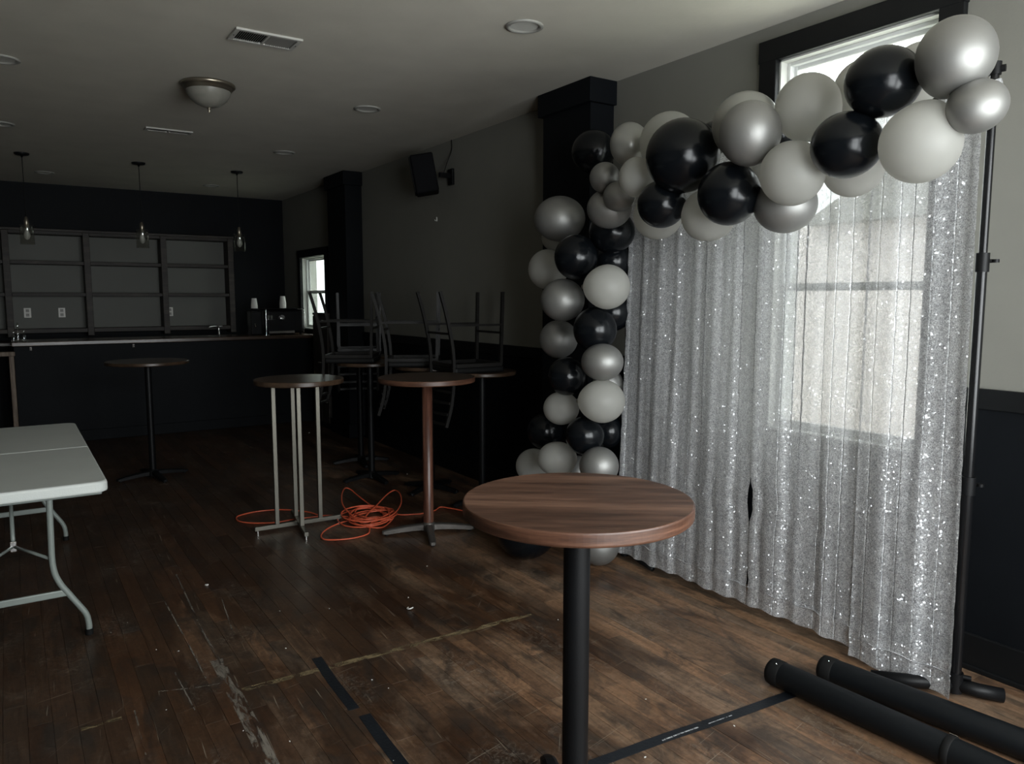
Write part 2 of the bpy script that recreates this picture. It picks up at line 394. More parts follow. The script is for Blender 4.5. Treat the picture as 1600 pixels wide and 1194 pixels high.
# ------------------------------------------------------------------ the room shell
TH = 0.20
def wall_with_holes(u0, u1, z0, z1, holes):
    """rectangles (u0,u1,z0,z1) that leave the holes open"""
    us = sorted({u0, u1, *[h[0] for h in holes], *[h[1] for h in holes]})
    out = []
    for a, b in zip(us, us[1:]):
        segs = [(z0, z1)]
        for h in holes:
            if h[0] <= a + 1e-6 and h[1] >= b - 1e-6:
                segs = [q for s0, s1 in segs for q in ((s0, min(s1, h[2])), (max(s0, h[3]), s1)) if q[1] - q[0] > 1e-6]
        out += [(a, b, s0, s1) for s0, s1 in segs]
    return out
mb = MB()
for a, b, c, d in wall_with_holes(YF - TH, YB + TH, -0.05, ZC + 0.1, [WIN1, WIN2]): mb.box(XR, XR + TH, a, b, c, d)
struct('wall_right', mb, 'wall_grey')
mb = MB().box(XL - TH, XL, YF, YB, -0.05, ZC + 0.1); struct('wall_left', mb, 'wall_grey')
mb = MB().box(XL - TH, XR, YB, YB + TH, -0.05, ZC + 0.1); struct('wall_back', mb, 'black_paint')
mb = MB()
for a, b, c, d in wall_with_holes(XL - TH, XR, -0.05, ZC + 0.1, FW): mb.box(a, b, YF - TH, YF, c, d)
struct('wall_front', mb, 'wall_grey')
mb = MB().box(XL - TH, XR + TH, YF - TH, YB + TH, ZC, ZC + 0.1); struct('ceiling', mb, 'ceiling')
floor = struct('floor', MB().box(XL - TH, XR + TH, YF - TH, YB + TH, -0.10, -0.018), 'subfloor')

# planks: strips along the room
PW = 0.078
planks = []
x = XL
while x < XR - 0.005:
    x1 = min(x + PW, XR); y = YF - rnd.uniform(0, 1.2)
    while y < YB:
        L = rnd.choice([0.45, 0.7, 0.9, 1.2, 1.5, 1.9]) * rnd.uniform(0.85, 1.15)
        y1 = min(y + L, YB)
        if y1 > YF: planks.append((x, x1, max(y, YF), y1, rnd.uniform(-0.0011, 0), rnd.random()))
        y = y1
    x = x1
def plank_geo(mb, p, rel):
    x0, x1, y0, y1, z, t = p; g = 0.00035; b = 0.0006
    cx_, cy_ = ((x0 + x1) / 2, (y0 + y1) / 2) if rel else (0, 0)
    X0, X1, Y0, Y1 = x0 + g - cx_, x1 - g - cx_, y0 + g - cy_, y1 - g - cy_
    vs = [(X0, Y0, -0.018), (X1, Y0, -0.018), (X1, Y1, -0.018), (X0, Y1, -0.018),
          (X0, Y0, z - b), (X1, Y0, z - b), (X1, Y1, z - b), (X0, Y1, z - b),
          (X0 + b, Y0 + b, z), (X1 - b, Y0 + b, z), (X1 - b, Y1 - b, z), (X0 + b, Y1 - b, z)]
    fs = [(8, 9, 10, 11)] + [(k, (k + 1) % 4, 4 + (k + 1) % 4, 4 + k) for k in range(4)] + [(4 + k, 4 + (k + 1) % 4, 8 + (k + 1) % 4, 8 + k) for k in range(4)]
    mb.add(vs, fs)
F = Vector((sin(YAW) * cos(PITCH), cos(YAW) * cos(PITCH), -sin(PITCH))); R_ = Vector((cos(YAW), -sin(YAW), 0)); U_ = R_.cross(F)
def seen(x, y):
    v = Vector((x, y, -1.57)); d = v.dot(F)
    if d < 0.3: return None
    px, py = 800 + 1188 * v.dot(R_) / d, 597 - 1188 * v.dot(U_) / d
    return d if (-60 < px < 1660 and py < 1260) else None
vis, rest = [], []
for p in planks:
    ds = [seen(xx, yy) for xx in (p[0], p[1]) for yy in [p[2] + (p[3] - p[2]) * k / 4 for k in range(5)]]
    ds = [d for d in ds if d]
    (vis if ds else rest).append((min(ds) if ds else 99, p))
vis.sort(key=lambda q: q[0])
near, rest = vis[:296], vis[296:] + rest
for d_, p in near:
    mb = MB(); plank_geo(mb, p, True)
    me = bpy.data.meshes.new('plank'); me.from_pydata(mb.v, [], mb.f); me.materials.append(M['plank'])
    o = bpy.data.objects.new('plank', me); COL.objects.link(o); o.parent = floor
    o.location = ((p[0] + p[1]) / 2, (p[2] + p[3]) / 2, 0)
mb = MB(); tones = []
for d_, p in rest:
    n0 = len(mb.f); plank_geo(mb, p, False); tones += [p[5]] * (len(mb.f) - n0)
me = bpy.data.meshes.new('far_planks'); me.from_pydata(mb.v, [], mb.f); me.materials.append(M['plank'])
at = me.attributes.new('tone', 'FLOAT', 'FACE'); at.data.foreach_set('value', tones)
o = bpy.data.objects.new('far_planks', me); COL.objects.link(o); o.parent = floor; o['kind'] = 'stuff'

# black wainscot on the right wall, cap rail, baseboard
ZR = 1.20
mb = MB()
W1H = (WIN1[0] - 0.10, WIN1[1] + 0.10, WIN1[2] - 0.10, WIN1[3]); W2H = (WIN2[0] - 0.10, WIN2[1] + 0.10, WIN2[2] - 0.10, WIN2[3])
for a, b, c, d in wall_with_holes(YF, YB, 0, ZR - 0.085, [W1H, W2H]): mb.box(XR - 0.012, XR, a, b, c, d)
struct('trim_1', mb, 'black_paint')                   # wainscot panel
mb = MB()
for a, b, c, d in wall_with_holes(YF, YB, ZR - 0.085, ZR, [W1H, W2H]): mb.box(XR - 0.022, XR, a, b, c, d, b=0.004)
struct('trim_2', mb, 'black_trim')                    # flat cap rail
mb = MB().box(XR - 0.030, XR - 0.012, YF, YB, 0, 0.155, b=0.005); mb.box(XR - 0.042, XR - 0.030, YF, YB, 0, 0.022, b=0.004)
struct('baseboard_right', mb, 'black_trim')
struct('baseboard_left', MB().box(XL, XL + 0.02, YF, YB, 0, 0.15, b=0.004), 'black_trim')
# two black pilasters with flat caps
for k, (y0, y1) in enumerate(((3.85, 4.42), (8.07, 8.68))):
    mb = MB(); mb.box(3.165, XR - 0.0, y0 + 0.03, y1 - 0.03, 0, ZC); mb.box(3.137, XR, y0, y1, ZC - 0.15, ZC, b=0.004)
    mb.box(3.145, XR, y0 + 0.01, y1 - 0.01, 0, 0.16, b=0.004)
    struct('trim_%d' % (3 + k), mb, 'black_paint')

# windows in the right wall
def window(name, win, casing, rail_z, pane='glass'):
    y0, y1, z0, z1 = win
    root = struct(name, MB().box(XR + 0.004, XR + 0.2, y0, y0 + 0.012, z0, z1).box(XR + 0.004, XR + 0.2, y1 - 0.012, y1, z0, z1)
                  .box(XR + 0.004, XR + 0.2, y0, y1, z1 - 0.012, z1).box(XR - 0.02, XR + 0.2, y0, y1, z0, z0 + 0.014), 'jamb')
    c = casing; mb = MB()
    mb.box(XR - 0.030, XR + 0.004, y0 - c, y0 + 0.004, z0 - 0.02, z1 + c, b=0.004); mb.box(XR - 0.030, XR + 0.004, y1 - 0.004, y1 + c, z0 - 0.02, z1 + c, b=0.004)
    mb.box(XR - 0.032, XR + 0.004, y0 - c - 0.005, y1 + c + 0.005, z1 - 0.004, z1 + c + 0.005, b=0.004)
    mb.box(XR - 0.045, XR + 0.004, y0 - c - 0.015, y1 + c + 0.015, z0 - 0.022, z0 + 0.004, b=0.004); mb.box(XR - 0.028, XR + 0.004, y0 - c, y1 + c, z0 - c, z0 - 0.022, b=0.004)
    mb.obj('casing', 'black_trim', root, label='black casing')
    f = 0.020
    def frame(x, a0, a1, b0, b1, w=0.04, t=0.03):
        m = MB(); m.box(x, x + t, a0, a0 + w, b0, b1, b=0.004); m.box(x, x + t, a1 - w, a1, b0, b1, b=0.004)
        m.box(x, x + t, a0 + w, a1 - w, b0, b0 + w, b=0.004); m.box(x, x + t, a0 + w, a1 - w, b1 - w, b1, b=0.004); return m
    frame(XR + 0.055, y0 + 0.010, y1 - 0.010, z0 + 0.012, z1 - 0.010, f, 0.06).obj('window_frame', 'white_trim', root)
    s0, s1 = y0 + f + 0.008, y1 - f - 0.008
    for nm, x, b0, b1 in (('sash', XR + 0.058, z0 + f + 0.01, rail_z + 0.02), ('sash', XR + 0.086, rail_z - 0.02, z1 - f - 0.008)):
        s = frame(x, s0, s1, b0, b1, 0.022, 0.022).obj(nm, 'white_trim', root)
        MB().box(x + 0.009, x + 0.013, s0 + 0.02, s1 - 0.02, b0 + 0.02, b1 - 0.02).obj('pane', pane, s)
window('window_1', WIN1, 0.10, 1.63)
window('window_2', WIN2, 0.09, 1.66, 'glass_tinted')
# shopfront windows behind the camera
for k, (x0, x1, z0, z1) in enumerate(FW):
    mb = MB(); w = 0.05
    mb.box(x0, x0 + w, YF - 0.14, YF - 0.04, z0, z1); mb.box(x1 - w, x1, YF - 0.14, YF - 0.04, z0, z1)
    mb.box(x0 + w, x1 - w, YF - 0.14, YF - 0.04, z0, z0 + w); mb.box(x0 + w, x1 - w, YF - 0.14, YF - 0.04, z1 - w, z1)
    xm = (x0 + x1) / 2; zm = z0 + (z1 - z0) * 0.68
    mb.box(xm - 0.025, xm + 0.025, YF - 0.12, YF - 0.06, z0 + w, z1 - w); mb.box(x0 + w, x1 - w, YF - 0.12, YF - 0.06, zm - 0.025, zm + 0.025)
    struct('window_%d' % (3 + k), mb, 'black_trim')

# outside: pale ground, a neighbour's wall with siding, a bare tree
struct('exterior_ground', MB().box(XR + TH + 0.01, 30, -15, 30, -0.5, -0.35), 'exterior')
t = thing('neighbour_house', 'pale pinkish house across the yard, blurred behind the sequin curtain', 'house', (10.2, 5.3, -0.35))
MB().box(0, 4, -1.6, 2.2, 0, 3.0).obj('house_wall', 'brick_out', t)
MB().prism([(-0.3, 3.0), (4.3, 3.0), (2.0, 4.2)], -1.9, 2.5, Matrix.Rotation(pi / 2, 4, 'X')).obj('roof', 'wall_grey', t)
MB().box(-0.04, 0.02, -0.9, -0.2, 1.0, 2.1, b=0.01).obj('window', 'white_trim', t)

# ------------------------------------------------------------------ ceiling fixtures
def recessed():
    t = thing('recessed_light', '', 'ceiling light')
    MB().lathe([(0.098, 0.0), (0.098, -0.006), (0.085, -0.010), (0.075, -0.006), (0.072, 0.0)], 40, caps=False).obj('trim_ring', 'can', t)
    MB().lathe([(0.072, -0.001), (0.055, -0.0005), (0.0001, -0.0002)], 40, caps=False).obj('lamp_face', 'white_bulb', t)
    return t
RL = [(2.30, 3.36, 'nearest round recessed ceiling light, right of the dome light near the wall'),
      (2.30, 5.40, 'small recessed ceiling light right of the dome light, second from the front'),
      (2.30, 7.41, 'recessed ceiling light just left of the far black pilaster'),
      (2.20, 10.05, 'faint recessed ceiling light near the back wall by the right pendant'),
      (0.44, 10.02, 'faint recessed ceiling light between the left and middle pendants near the back wall'),
      (0.06, 5.48, 'recessed ceiling light cut by the left edge, the upper of two'),
      (0.05, 7.46, 'recessed ceiling light at the left edge above the left pendant')]
r0 = recessed()
for i, (x, y, lb) in enumerate(RL):
    o = r0 if i == 0 else dup(r0, (0, 0, 0)); o.location = (x, y, ZC - 0.0005); o['label'] = lb; o['group'] = 'recessed ceiling lights'

t = thing('dome_light', 'flush dome ceiling light with nickel ring and frosted glass bowl', 'ceiling light', (1.18, 5.36, ZC))
MB().lathe([(0.12, 0), (0.165, -0.004), (0.170, -0.016), (0.158, -0.028), (0.150, -0.030), (0.146, -0.045), (0.136, -0.050), (0.12, -0.048)], 48).obj('ring', 'brass', t)
MB().lathe([(0.138, -0.048), (0.130, -0.075), (0.112, -0.105), (0.082, -0.130), (0.045, -0.146), (0.012, -0.151), (0.0001, -0.151)], 48, caps=False).obj('glass_bowl', 'frosted', t)
MB().lathe([(0.004, -0.148), (0.014, -0.152), (0.012, -0.160), (0.006, -0.166), (0.008, -0.176), (0.004, -0.186), (0.0001, -0.188)], 16).obj('finial', 'brass', t)

def vent(x0, x1, y0, y1, label, half):
    t = thing('ceiling_vent', label, 'vent', ((x0 + x1) / 2, (y0 + y1) / 2, ZC), 0, 'ceiling vents')
    w, h = (x1 - x0) / 2, (y1 - y0) / 2
    m = MB(); e = 0.025
    m.box(-w, w, -h, -h + e, -0.012, 0, b=0.003); m.box(-w, w, h - e, h, -0.012, 0, b=0.003); m.box(-w, -w + e, -h + e, h - e, -0.012, 0, b=0.003); m.box(w - e, w, -h + e, h - e, -0.012, 0, b=0.003)
    m.box(-0.006, 0.006, -h + e, h - e, -0.012, 0)
    m.obj('frame', 'grille', t)
    MB().box(-w + e, w - e, -h + e, h - e, -0.003, -0.0008).obj('duct', 'speaker', t)
    for side in (-1, 1):
        n = 12
        for k in range(n):
            cx_ = side * (0.014 + (w - e - 0.02) * (k + 0.5) / n)
            T = Matrix.Translation((cx_, 0, -0.007)) @ Matrix.Rotation(side * rad(-38), 4, 'Y')
            s = MB().box(-0.0008, 0.0008, -h + e, h - e, -0.0055, 0.0055, T=T).obj('slat', 'grille', t)
    for s_ in (-1, 1): MB().lathe([(0.004, -0.012), (0.003, -0.0145), (0.0001, -0.015)], 8, T=Matrix.Translation((s_ * (w - 0.011), 0, 0))).obj('screw', 'chrome', t)
vent(1.07, 1.42, 4.18, 4.38, 'larger rectangular louvred ceiling vent at the top of the picture', 1)
vent(1.03, 1.39, 6.93, 7.05, 'thin ceiling vent beyond the dome light, seen edge on', 0)

# pendants over the bar
def pendant():
    t = thing('pendant_light', '', 'pendant lamp')
    MB().lathe([(0.064, 0), (0.064, -0.012), (0.055, -0.020), (0.012, -0.022), (0.008, -0.04), (0.0001, -0.04)], 28).obj('canopy', 'black_metal', t)
    MB().cyl((0, 0, -0.03), (0, 0, -0.63), 0.0035, n=8).obj('cord', 'rubber', t)
    MB().lathe([(0.006, -0.60), (0.014, -0.61), (0.021, -0.64), (0.021, -0.71), (0.016, -0.712)], 20).obj('socket', 'brass', t)
    MB().lathe([(0.018, -0.675), (0.060, -0.68), (0.062, -0.69), (0.062, -0.865), (0.060, -0.865), (0.060, -0.69)], 28, caps=False).obj('glass_shade', 'glass_shade', t)
    MB().lathe([(0.012, -0.71), (0.014, -0.73), (0.027, -0.765), (0.028, -0.785), (0.018, -0.812), (0.0001, -0.822)], 18).obj('bulb', 'white_bulb', t)
    return t
p0 = pendant()
for i, (x, y, lb) in enumerate([(0.21, 8.83, 'left pendant light with clear glass cylinder over the bar'), (1.22, 8.79, 'middle pendant light with clear glass cylinder over the bar'), (2.20, 8.80, 'right pendant light with clear glass cylinder, nearest the far window')]):
    o = p0 if i == 0 else dup(p0, (0, 0, 0)); o.location = (x, y, ZC); o['label'] = lb; o['group'] = 'pendants over the bar'

# wall speaker
t = thing('wall_speaker', 'black speaker hung high on the right wall between the pilasters', 'speaker', (3.13, 6.12, 2.65))
T = Matrix.Rotation(rad(62), 4, 'Z') @ Matrix.Rotation(rad(-10), 4, 'X')
MB().box(-0.13, 0.13, -0.10, 0.10, -0.165, 0.165, b=0.015, T=T).obj('cabinet', 'speaker', t)
MB().box(-0.118, 0.118, 0.10, 0.112, -0.152, 0.152, b=0.006, T=T).obj('grille', 'rubber', t)
MB().box(0.10, 0.23, -0.10, -0.075, -0.02, 0.02).box(0.205, 0.228, -0.13, -0.05, -0.08, 0.06, b=0.004).obj('bracket', 'black_metal', t)
MB().tube(catmull([(0.15, -0.06, 0.0), (0.19, -0.07, 0.12), (0.222, -0.09, 0.22), (0.222, -0.09, 0.31)], 5), 0.003, 6).obj('wire', 'rubber', t)
t = thing('wall_hook', 'tiny white plastic hook on the right wall below the speaker', 'hook', (XR, 6.33, 2.30))
MB().box(-0.006, 0, -0.008, 0.008, -0.02, 0.02, b=0.002).obj('plate', 'paper', t)
MB().tube([(-0.006, 0, -0.010), (-0.02, 0, -0.016), (-0.024, 0, -0.004)], 0.0035, 6).obj('prong', 'paper', t)

# ------------------------------------------------------------------ back bar shelves on the back wall
t = thing('bar_shelving', 'wooden open shelving of nine bays on the back wall behind the bar', 'shelves', (0, 0, 0))
sx = [-0.86, 0.03, 0.86, 1.73, 2.56]; y0, y1 = 10.74, 10.985; zb, zt = 1.20, 2.34
for i, x in enumerate(sx):
    MB().box(x - 0.035, x + 0.035, y0 - 0.012, y1, 1.12, zt + 0.03, b=0.004).obj('upright', 'shelf_wood', t)
for a, b in zip(sx, sx[1:]):
    MB().box(a + 0.035, b - 0.035, y1 - 0.012, y1, zb, zt).obj('back_panel', 'shelf_back', t)
    for z in (zb - 0.04, 1.60, 1.98, zt - 0.005):
        h = 0.05 if z in (zb - 0.04,) else 0.042
        MB().box(a + 0.035, b - 0.035, y0, y1 - 0.012, z, z + h, b=0.004).obj('shelf', 'shelf_wood', t)
MB().box(sx[0] - 0.04, sx[-1] + 0.04, y0 - 0.03, y1, zt + 0.03, zt + 0.06, b=0.004).obj('top_board', 'shelf_wood', t)
for x, lb in ((0.21, 'left ivory wall outlet inside the bar shelves'), (0.57, 'middle ivory wall outlet inside the bar shelves'), (1.81, 'right ivory wall outlet in the lightest shelf bay')):
    t = thing('wall_outlet', lb, 'outlet', (x, y1 - 0.012, 1.40), 0, 'outlets in the shelving')
    MB().box(-0.037, 0.037, -0.006, 0, -0.058, 0.058, b=0.003).obj('plate', 'outlet', t)
    for z in (-0.026, 0.026):
        s = MB().box(-0.018, 0.018, -0.009, -0.006, z - 0.019, z + 0.019, b=0.002).obj('socket', 'can', t)
        MB().box(-0.009, -0.006, -0.0095, -0.0085, z - 0.004, z + 0.010).box(0.006, 0.009, -0.0095, -0.0085, z - 0.004, z + 0.010).obj('slot', 'rubber', s)
# low counter under the shelves
t = thing('back_counter', 'dark low counter with worktop below the bar shelves', 'counter', (0, 0, 0))
MB().box(-0.9, 3.0, 10.44, 10.985, 0.0, 1.03).obj('body', 'black_paint', t)
MB().box(-0.92, 3.02, 10.40, 10.985, 1.03, 1.07, b=0.005).obj('worktop', 'bar_wood', t)
t = thing('sink_faucet', 'small chrome faucet behind the bar by the right shelf bay', 'faucet', (2.32, 10.52, 1.07))
MB().lathe([(0.025, 0), (0.022, 0.012), (0.012, 0.02), (0.011, 0.11)], 14).obj('stem', 'chrome', t)
MB().tube(catmull([(0, 0, 0.10), (0, 0, 0.135), (-0.05, -0.03, 0.142), (-0.13, -0.07, 0.135), (-0.14, -0.075, 0.12)], 4), 0.010, 8).obj('spout', 'chrome', t)
MB().box(-0.012, 0.05, -0.008, 0.008, 0.135, 0.147, b=0.003).obj('handle', 'chrome', t)

# ------------------------------------------------------------------ the bar
t = thing('bar_counter', 'long black panelled bar with a stained wood top across the back', 'bar counter', (0, 0, 0))
BX0, BX1 = 0.04, XR - 0.03
MB().box(BX0, BX1, 9.58, 10.02, 0, 1.075).obj('body', 'black_paint', t)
MB().box(BX0, BX1, 9.562, 9.58, 0, 0.12, b=0.003).obj('kick_board', 'black_paint', t)
MB().box(BX0 - 0.02, BX1, 9.44, 10.10, 1.075, 1.118, b=0.006).obj('counter_top', 'bar_wood', t)
for k in range(8):
    x = 0.30 + k * 0.395
t = thing('bar_gate', 'rough wooden gate post and rail stub at the left end of the bar', 'gate', (0, 0, 0))
MB().box(-0.01, 0.035, 9.40, 9.46, 0, 0.98, b=0.004).obj('post', 'post_wood', t)
MB().box(-0.10, 0.045, 9.39, 9.47, 0.98, 1.025, b=0.004).obj('rail', 'post_wood', t)
for x, lb in ((0.19, 'tiny metal hook under the bar top near its left end'), (1.18, 'tiny metal hook under the bar top in the middle')):
    t = thing('bag_hook', lb, 'hook', (x, 9.58, 1.04), 0, 'hooks under the bar')
    MB().box(-0.01, 0.01, -0.004, 0, -0.02, 0.02, b=0.001).obj('plate', 'cast_metal', t)
    MB().tube([(0, -0.004, -0.01), (0, -0.03, -0.018), (0, -0.034, 0.004)], 0.004, 6).obj('prong', 'chrome', t)
# bottles at the bar's left end
for x, y, h, lb in ((0.085, 9.66, 0.20, 'tallest small glass bottle with metal pourer at the bar left end'), (0.045, 9.60, 0.12, 'short glass bottle left of the tall bottle on the bar'), (0.135, 9.58, 0.13, 'short glass bottle right of the tall bottle on the bar')):
    t = thing('pourer_bottle', lb, 'bottle', (x, y, 1.118), 0, 'small bottles on the bar')
    MB().lathe([(0.020, 0), (0.022, 0.01), (0.022, h * 0.5), (0.016, h * 0.62), (0.009, h * 0.72), (0.009, h * 0.84)], 18).obj('body', 'glass_shade', t)
    MB().lathe([(0.011, h * 0.82), (0.011, h * 0.9), (0.005, h * 0.93), (0.004, h), (0.0001, h)], 12).obj('pourer', 'chrome', t)
# coffee machine, grinder, cups
t = thing('coffee_machine', 'large black coffee machine with chrome edges on the right of the bar', 'coffee machine', (2.94, 9.80, 1.118))
MB().box(-0.235, 0.235, -0.17, 0.22, 0.02, 0.32, b=0.03).obj('housing', 'black_gloss', t)
MB().box(-0.24, 0.24, -0.18, 0.225, 0.322, 0.334, b=0.004).obj('cup_tray', 'black_gloss', t)
MB().tube(catmull([(0.225, -0.175, 0.03), (0.24, -0.18, 0.12), (0.24, -0.18, 0.25), (0.222, -0.175, 0.315), (0.15, -0.175, 0.325)], 4), 0.006, 8).obj('edge_trim', 'chrome', t)
MB().box(-0.22, 0.10, -0.20, -0.17, 0.02, 0.05, b=0.004).obj('drip_tray', 'cast_metal', t)
MB().cyl((-0.05, -0.172, 0.22), (-0.05, -0.20, 0.22), 0.03).cyl((-0.05, -0.20, 0.21), (-0.05, -0.27, 0.20), 0.010).obj('portafilter', 'chrome', t)
for sx_, sy_ in ((-0.2, -0.13), (0.2, -0.13), (-0.2, 0.18), (0.2, 0.18)):
    MB().cyl((sx_, sy_, 0), (sx_, sy_, 0.025), 0.018, n=12).obj('foot', 'rubber', t)
t = thing('coffee_grinder', 'dark upright coffee grinder left of the coffee machine on the bar', 'grinder', (2.60, 9.80, 1.118))
MB().box(-0.07, 0.07, -0.09, 0.09, 0, 0.30, b=0.012).obj('body', 'black_gloss', t)
MB().lathe([(0.03, 0.30), (0.05, 0.315), (0.05, 0.33), (0.0001, 0.332)], 18).obj('lid', 'black_metal', t)
MB().cyl((-0.02, -0.09, 0.14), (-0.02, -0.12, 0.10), 0.012, n=10).obj('spout', 'chrome', t)
t = thing('glass_rack', 'small chrome shelf stand between grinder and coffee machine', 'rack', (2.70, 9.60, 1.118))
MB().cyl((-0.015, 0, 0), (-0.015, 0, 0.32), 0.006, n=8).obj('post', 'chrome', t)
MB().box(-0.015, 0.09, -0.035, 0.035, 0.19, 0.196, b=0.002).obj('shelf', 'chrome', t)
MB().cyl((-0.02, 0, 0), (-0.02, 0, 0.006), 0.04, n=16).obj('base', 'chrome', t)
for dx, lb in ((0.015, 'left small shot glass on the chrome shelf by the coffee machine'), (0.055, 'right small shot glass on the chrome shelf by the coffee machine')):
    o = MB().lathe([(0.012, 0), (0.016, 0.05), (0.0145, 0.05), (0.011, 0.005)], 14, caps=True).obj('shot_glass', 'glass_shade', None, (2.70 + dx, 9.60, 1.118 + 0.1965)); tag(o, lb, 'glass', 'shot glasses on the rack')
cupm = MB().lathe([(0.040, 0), (0.042, 0.004), (0.040, 0.008), (0.030, 0.095), (0.030, 0.097), (0.0001, 0.097)], 20).mesh('paper_cup'); cupm.materials.append(M['paper'])
pos = {4: ['lowest', 'second from lowest', 'second from top', 'topmost'], 6: ['lowest', 'second from lowest', 'third from lowest', 'third from top', 'second from top', 'topmost']}
def cups(x, y, z, n, dz, lb, grp):
    for k in range(n):
        o = bpy.data.objects.new('paper_cup', cupm); COL.objects.link(o); o.location = (x, y, z + k * dz)
        tag(o, pos[n][k] + ' ' + lb, 'cup', grp)
cups(2.60, 9.80, 1.118 + 0.332, 4, 0.010, 'upside-down white paper cup in the stack on the dark grinder', 'cups stacked on the grinder')
cups(2.96, 9.80, 1.118 + 0.334, 6, 0.011, 'upside-down white paper cup in the stack on the coffee machine', 'cups stacked on the coffee machine')
t = thing('wall_cabinet', 'dark brown waist-high cabinet by the far window, between pilaster and bar', 'cabinet', (3.245, 8.98, 0))
MB().box(-0.080, 0.080, -0.26, 0.26, 0.06, 1.375, b=0.004).obj('body', 'shelf_wood', t)
MB().box(-0.09, 0.085, -0.27, 0.27, 1.375, 1.40, b=0.004).obj('top', 'shelf_wood', t)
MB().box(-0.07, 0.075, -0.25, 0.25, 0, 0.06).obj('plinth', 'rubber', t)
for sy_ in (-1, 1):
    d_ = MB().box(-0.094, -0.080, min(sy_ * 0.005, sy_ * 0.25), max(sy_ * 0.005, sy_ * 0.25), 0.08, 1.36, b=0.003).obj('door', 'shelf_wood', t)
    MB().lathe([(0.006, 0), (0.006, 0.012), (0.012, 0.016), (0.010, 0.024), (0.0001, 0.026)], 12, Matrix.Translation((-0.094, sy_ * 0.03, 0.8)) @ Matrix.Rotation(-pi / 2, 4, 'Y')).obj('knob', 'cast_metal', d_)

# ------------------------------------------------------------------ tables
def arcpoly(r, n=72): return [(r * cos(2 * pi * k / n), r * sin(2 * pi * k / n)) for k in range(n)]
def table_top(t, z, r, th, top_mat, edge_mat, rot=0):
    # top sheet and edge band
    MB().lathe([(0.0001, z - 0.001), (r - 0.004, z - 0.0005)], 96, caps=False).obj('laminate', top_mat, t).rotation_euler = (0, 0, rot)
    MB().lathe([(0.0001, z - th), (r - 0.004, z - th), (r - 0.001, z - th + 0.003), (r, z - th + 0.006), (r, z - 0.005), (r - 0.0015, z - 0.0015), (r - 0.0045, z - 0.0004)], 120, smooth=False, caps=False).obj('edge_band', edge_mat, t)
def cross_foot(ang, L, w, h0, h1, mat, t, r=0.012):
    """one arm of a cast cross base, tapered in height, rounded tip, small glide"""
    pts = catmull([(0, 0, h0), (L * 0.35, 0, h0 * 0.92), (L * 0.8, 0, h1 * 1.05), (L, 0, h1 * 0.72)], 4)
    vs, fs = [], []
    n = len(pts)
    for i, p in enumerate(pts):
        f = i / (n - 1); ww = w * (1 - 0.25 * f) * (0.6 if i == n - 1 else 1); hh = (h0 * (1 - f) + h1 * f) * 0.62
        z0 = max(p.z - hh, 0.012)
        vs += [(p.x, -ww / 2, z0), (p.x, ww / 2, z0), (p.x, ww / 2, p.z - 0.006), (p.x, ww * 0.28, p.z), (p.x, -ww * 0.28, p.z), (p.x, -ww / 2, p.z - 0.006)]
    for i in range(n - 1):
        for k in range(6): fs.append((i * 6 + k, i * 6 + (k + 1) % 6, (i + 1) * 6 + (k + 1) % 6, (i + 1) * 6 + k))
    fs += [tuple(range(6)), tuple((n - 1) * 6 + k for k in range(6))]
    T = Matrix.Rotation(ang, 4, 'Z')
    f_ = MB().add(vs, fs, False, T).obj('foot', mat, t)
    MB().lathe([(r, 0), (r, 0.014)], 12, Matrix.Rotation(ang, 4, 'Z') @ Matrix.Translation((L - 0.03, 0, 0))).obj('glide', 'rubber', f_)

# nearest table
t = thing('pub_table', 'nearest round walnut table on a thick black column', 'table', (1.208, 1.517, 0), 0, 'round pub tables')
table_top(t, 1.055, 0.298, 0.036, 'walnut', 'walnut_edge', rad(-38))
MB().lathe([(0.035, 0.03), (0.035, 1.01)], 40).obj('column', 'black_metal', t)
MB().lathe([(0.13, 1.008), (0.13, 1.0185)], 32).obj('top_plate', 'black_metal', t)
MB().lathe([(0.065, 0.03), (0.062, 0.075), (0.04, 0.09)], 32).obj('hub', 'black_metal', t)
a0 = math.atan2(1.90 - 1.517, 1.40 - 1.208)
for k in range(4): cross_foot(a0 + k * pi / 2, 0.46, 0.06, 0.085, 0.082, 'black_metal', t, 0.02)

# middle table, wood look column, worn cast base
t = thing('pub_table', 'round red-brown table with wood look column beside the orange cord', 'table', (2.285, 4.47, 0), 0, 'round pub tables')
table_top(t, 1.06, 0.318, 0.034, 'dark_top', 'walnut_edge')
MB().lathe([(0.034, 0.05), (0.034, 1.01), (0.026, 1.012)], 32).obj('column', 'red_wood', t)
MB().lathe([(0.12, 1.012), (0.12, 1.0255)], 32).obj('top_plate', 'black_metal', t)
MB().lathe([(0.045, 0.02), (0.043, 0.07), (0.033, 0.08)], 28).obj('hub', 'cast_metal', t)
for k in range(4): cross_foot(rad(-22) + k * pi / 2, 0.31, 0.05, 0.07, 0.045, 'cast_metal', t)

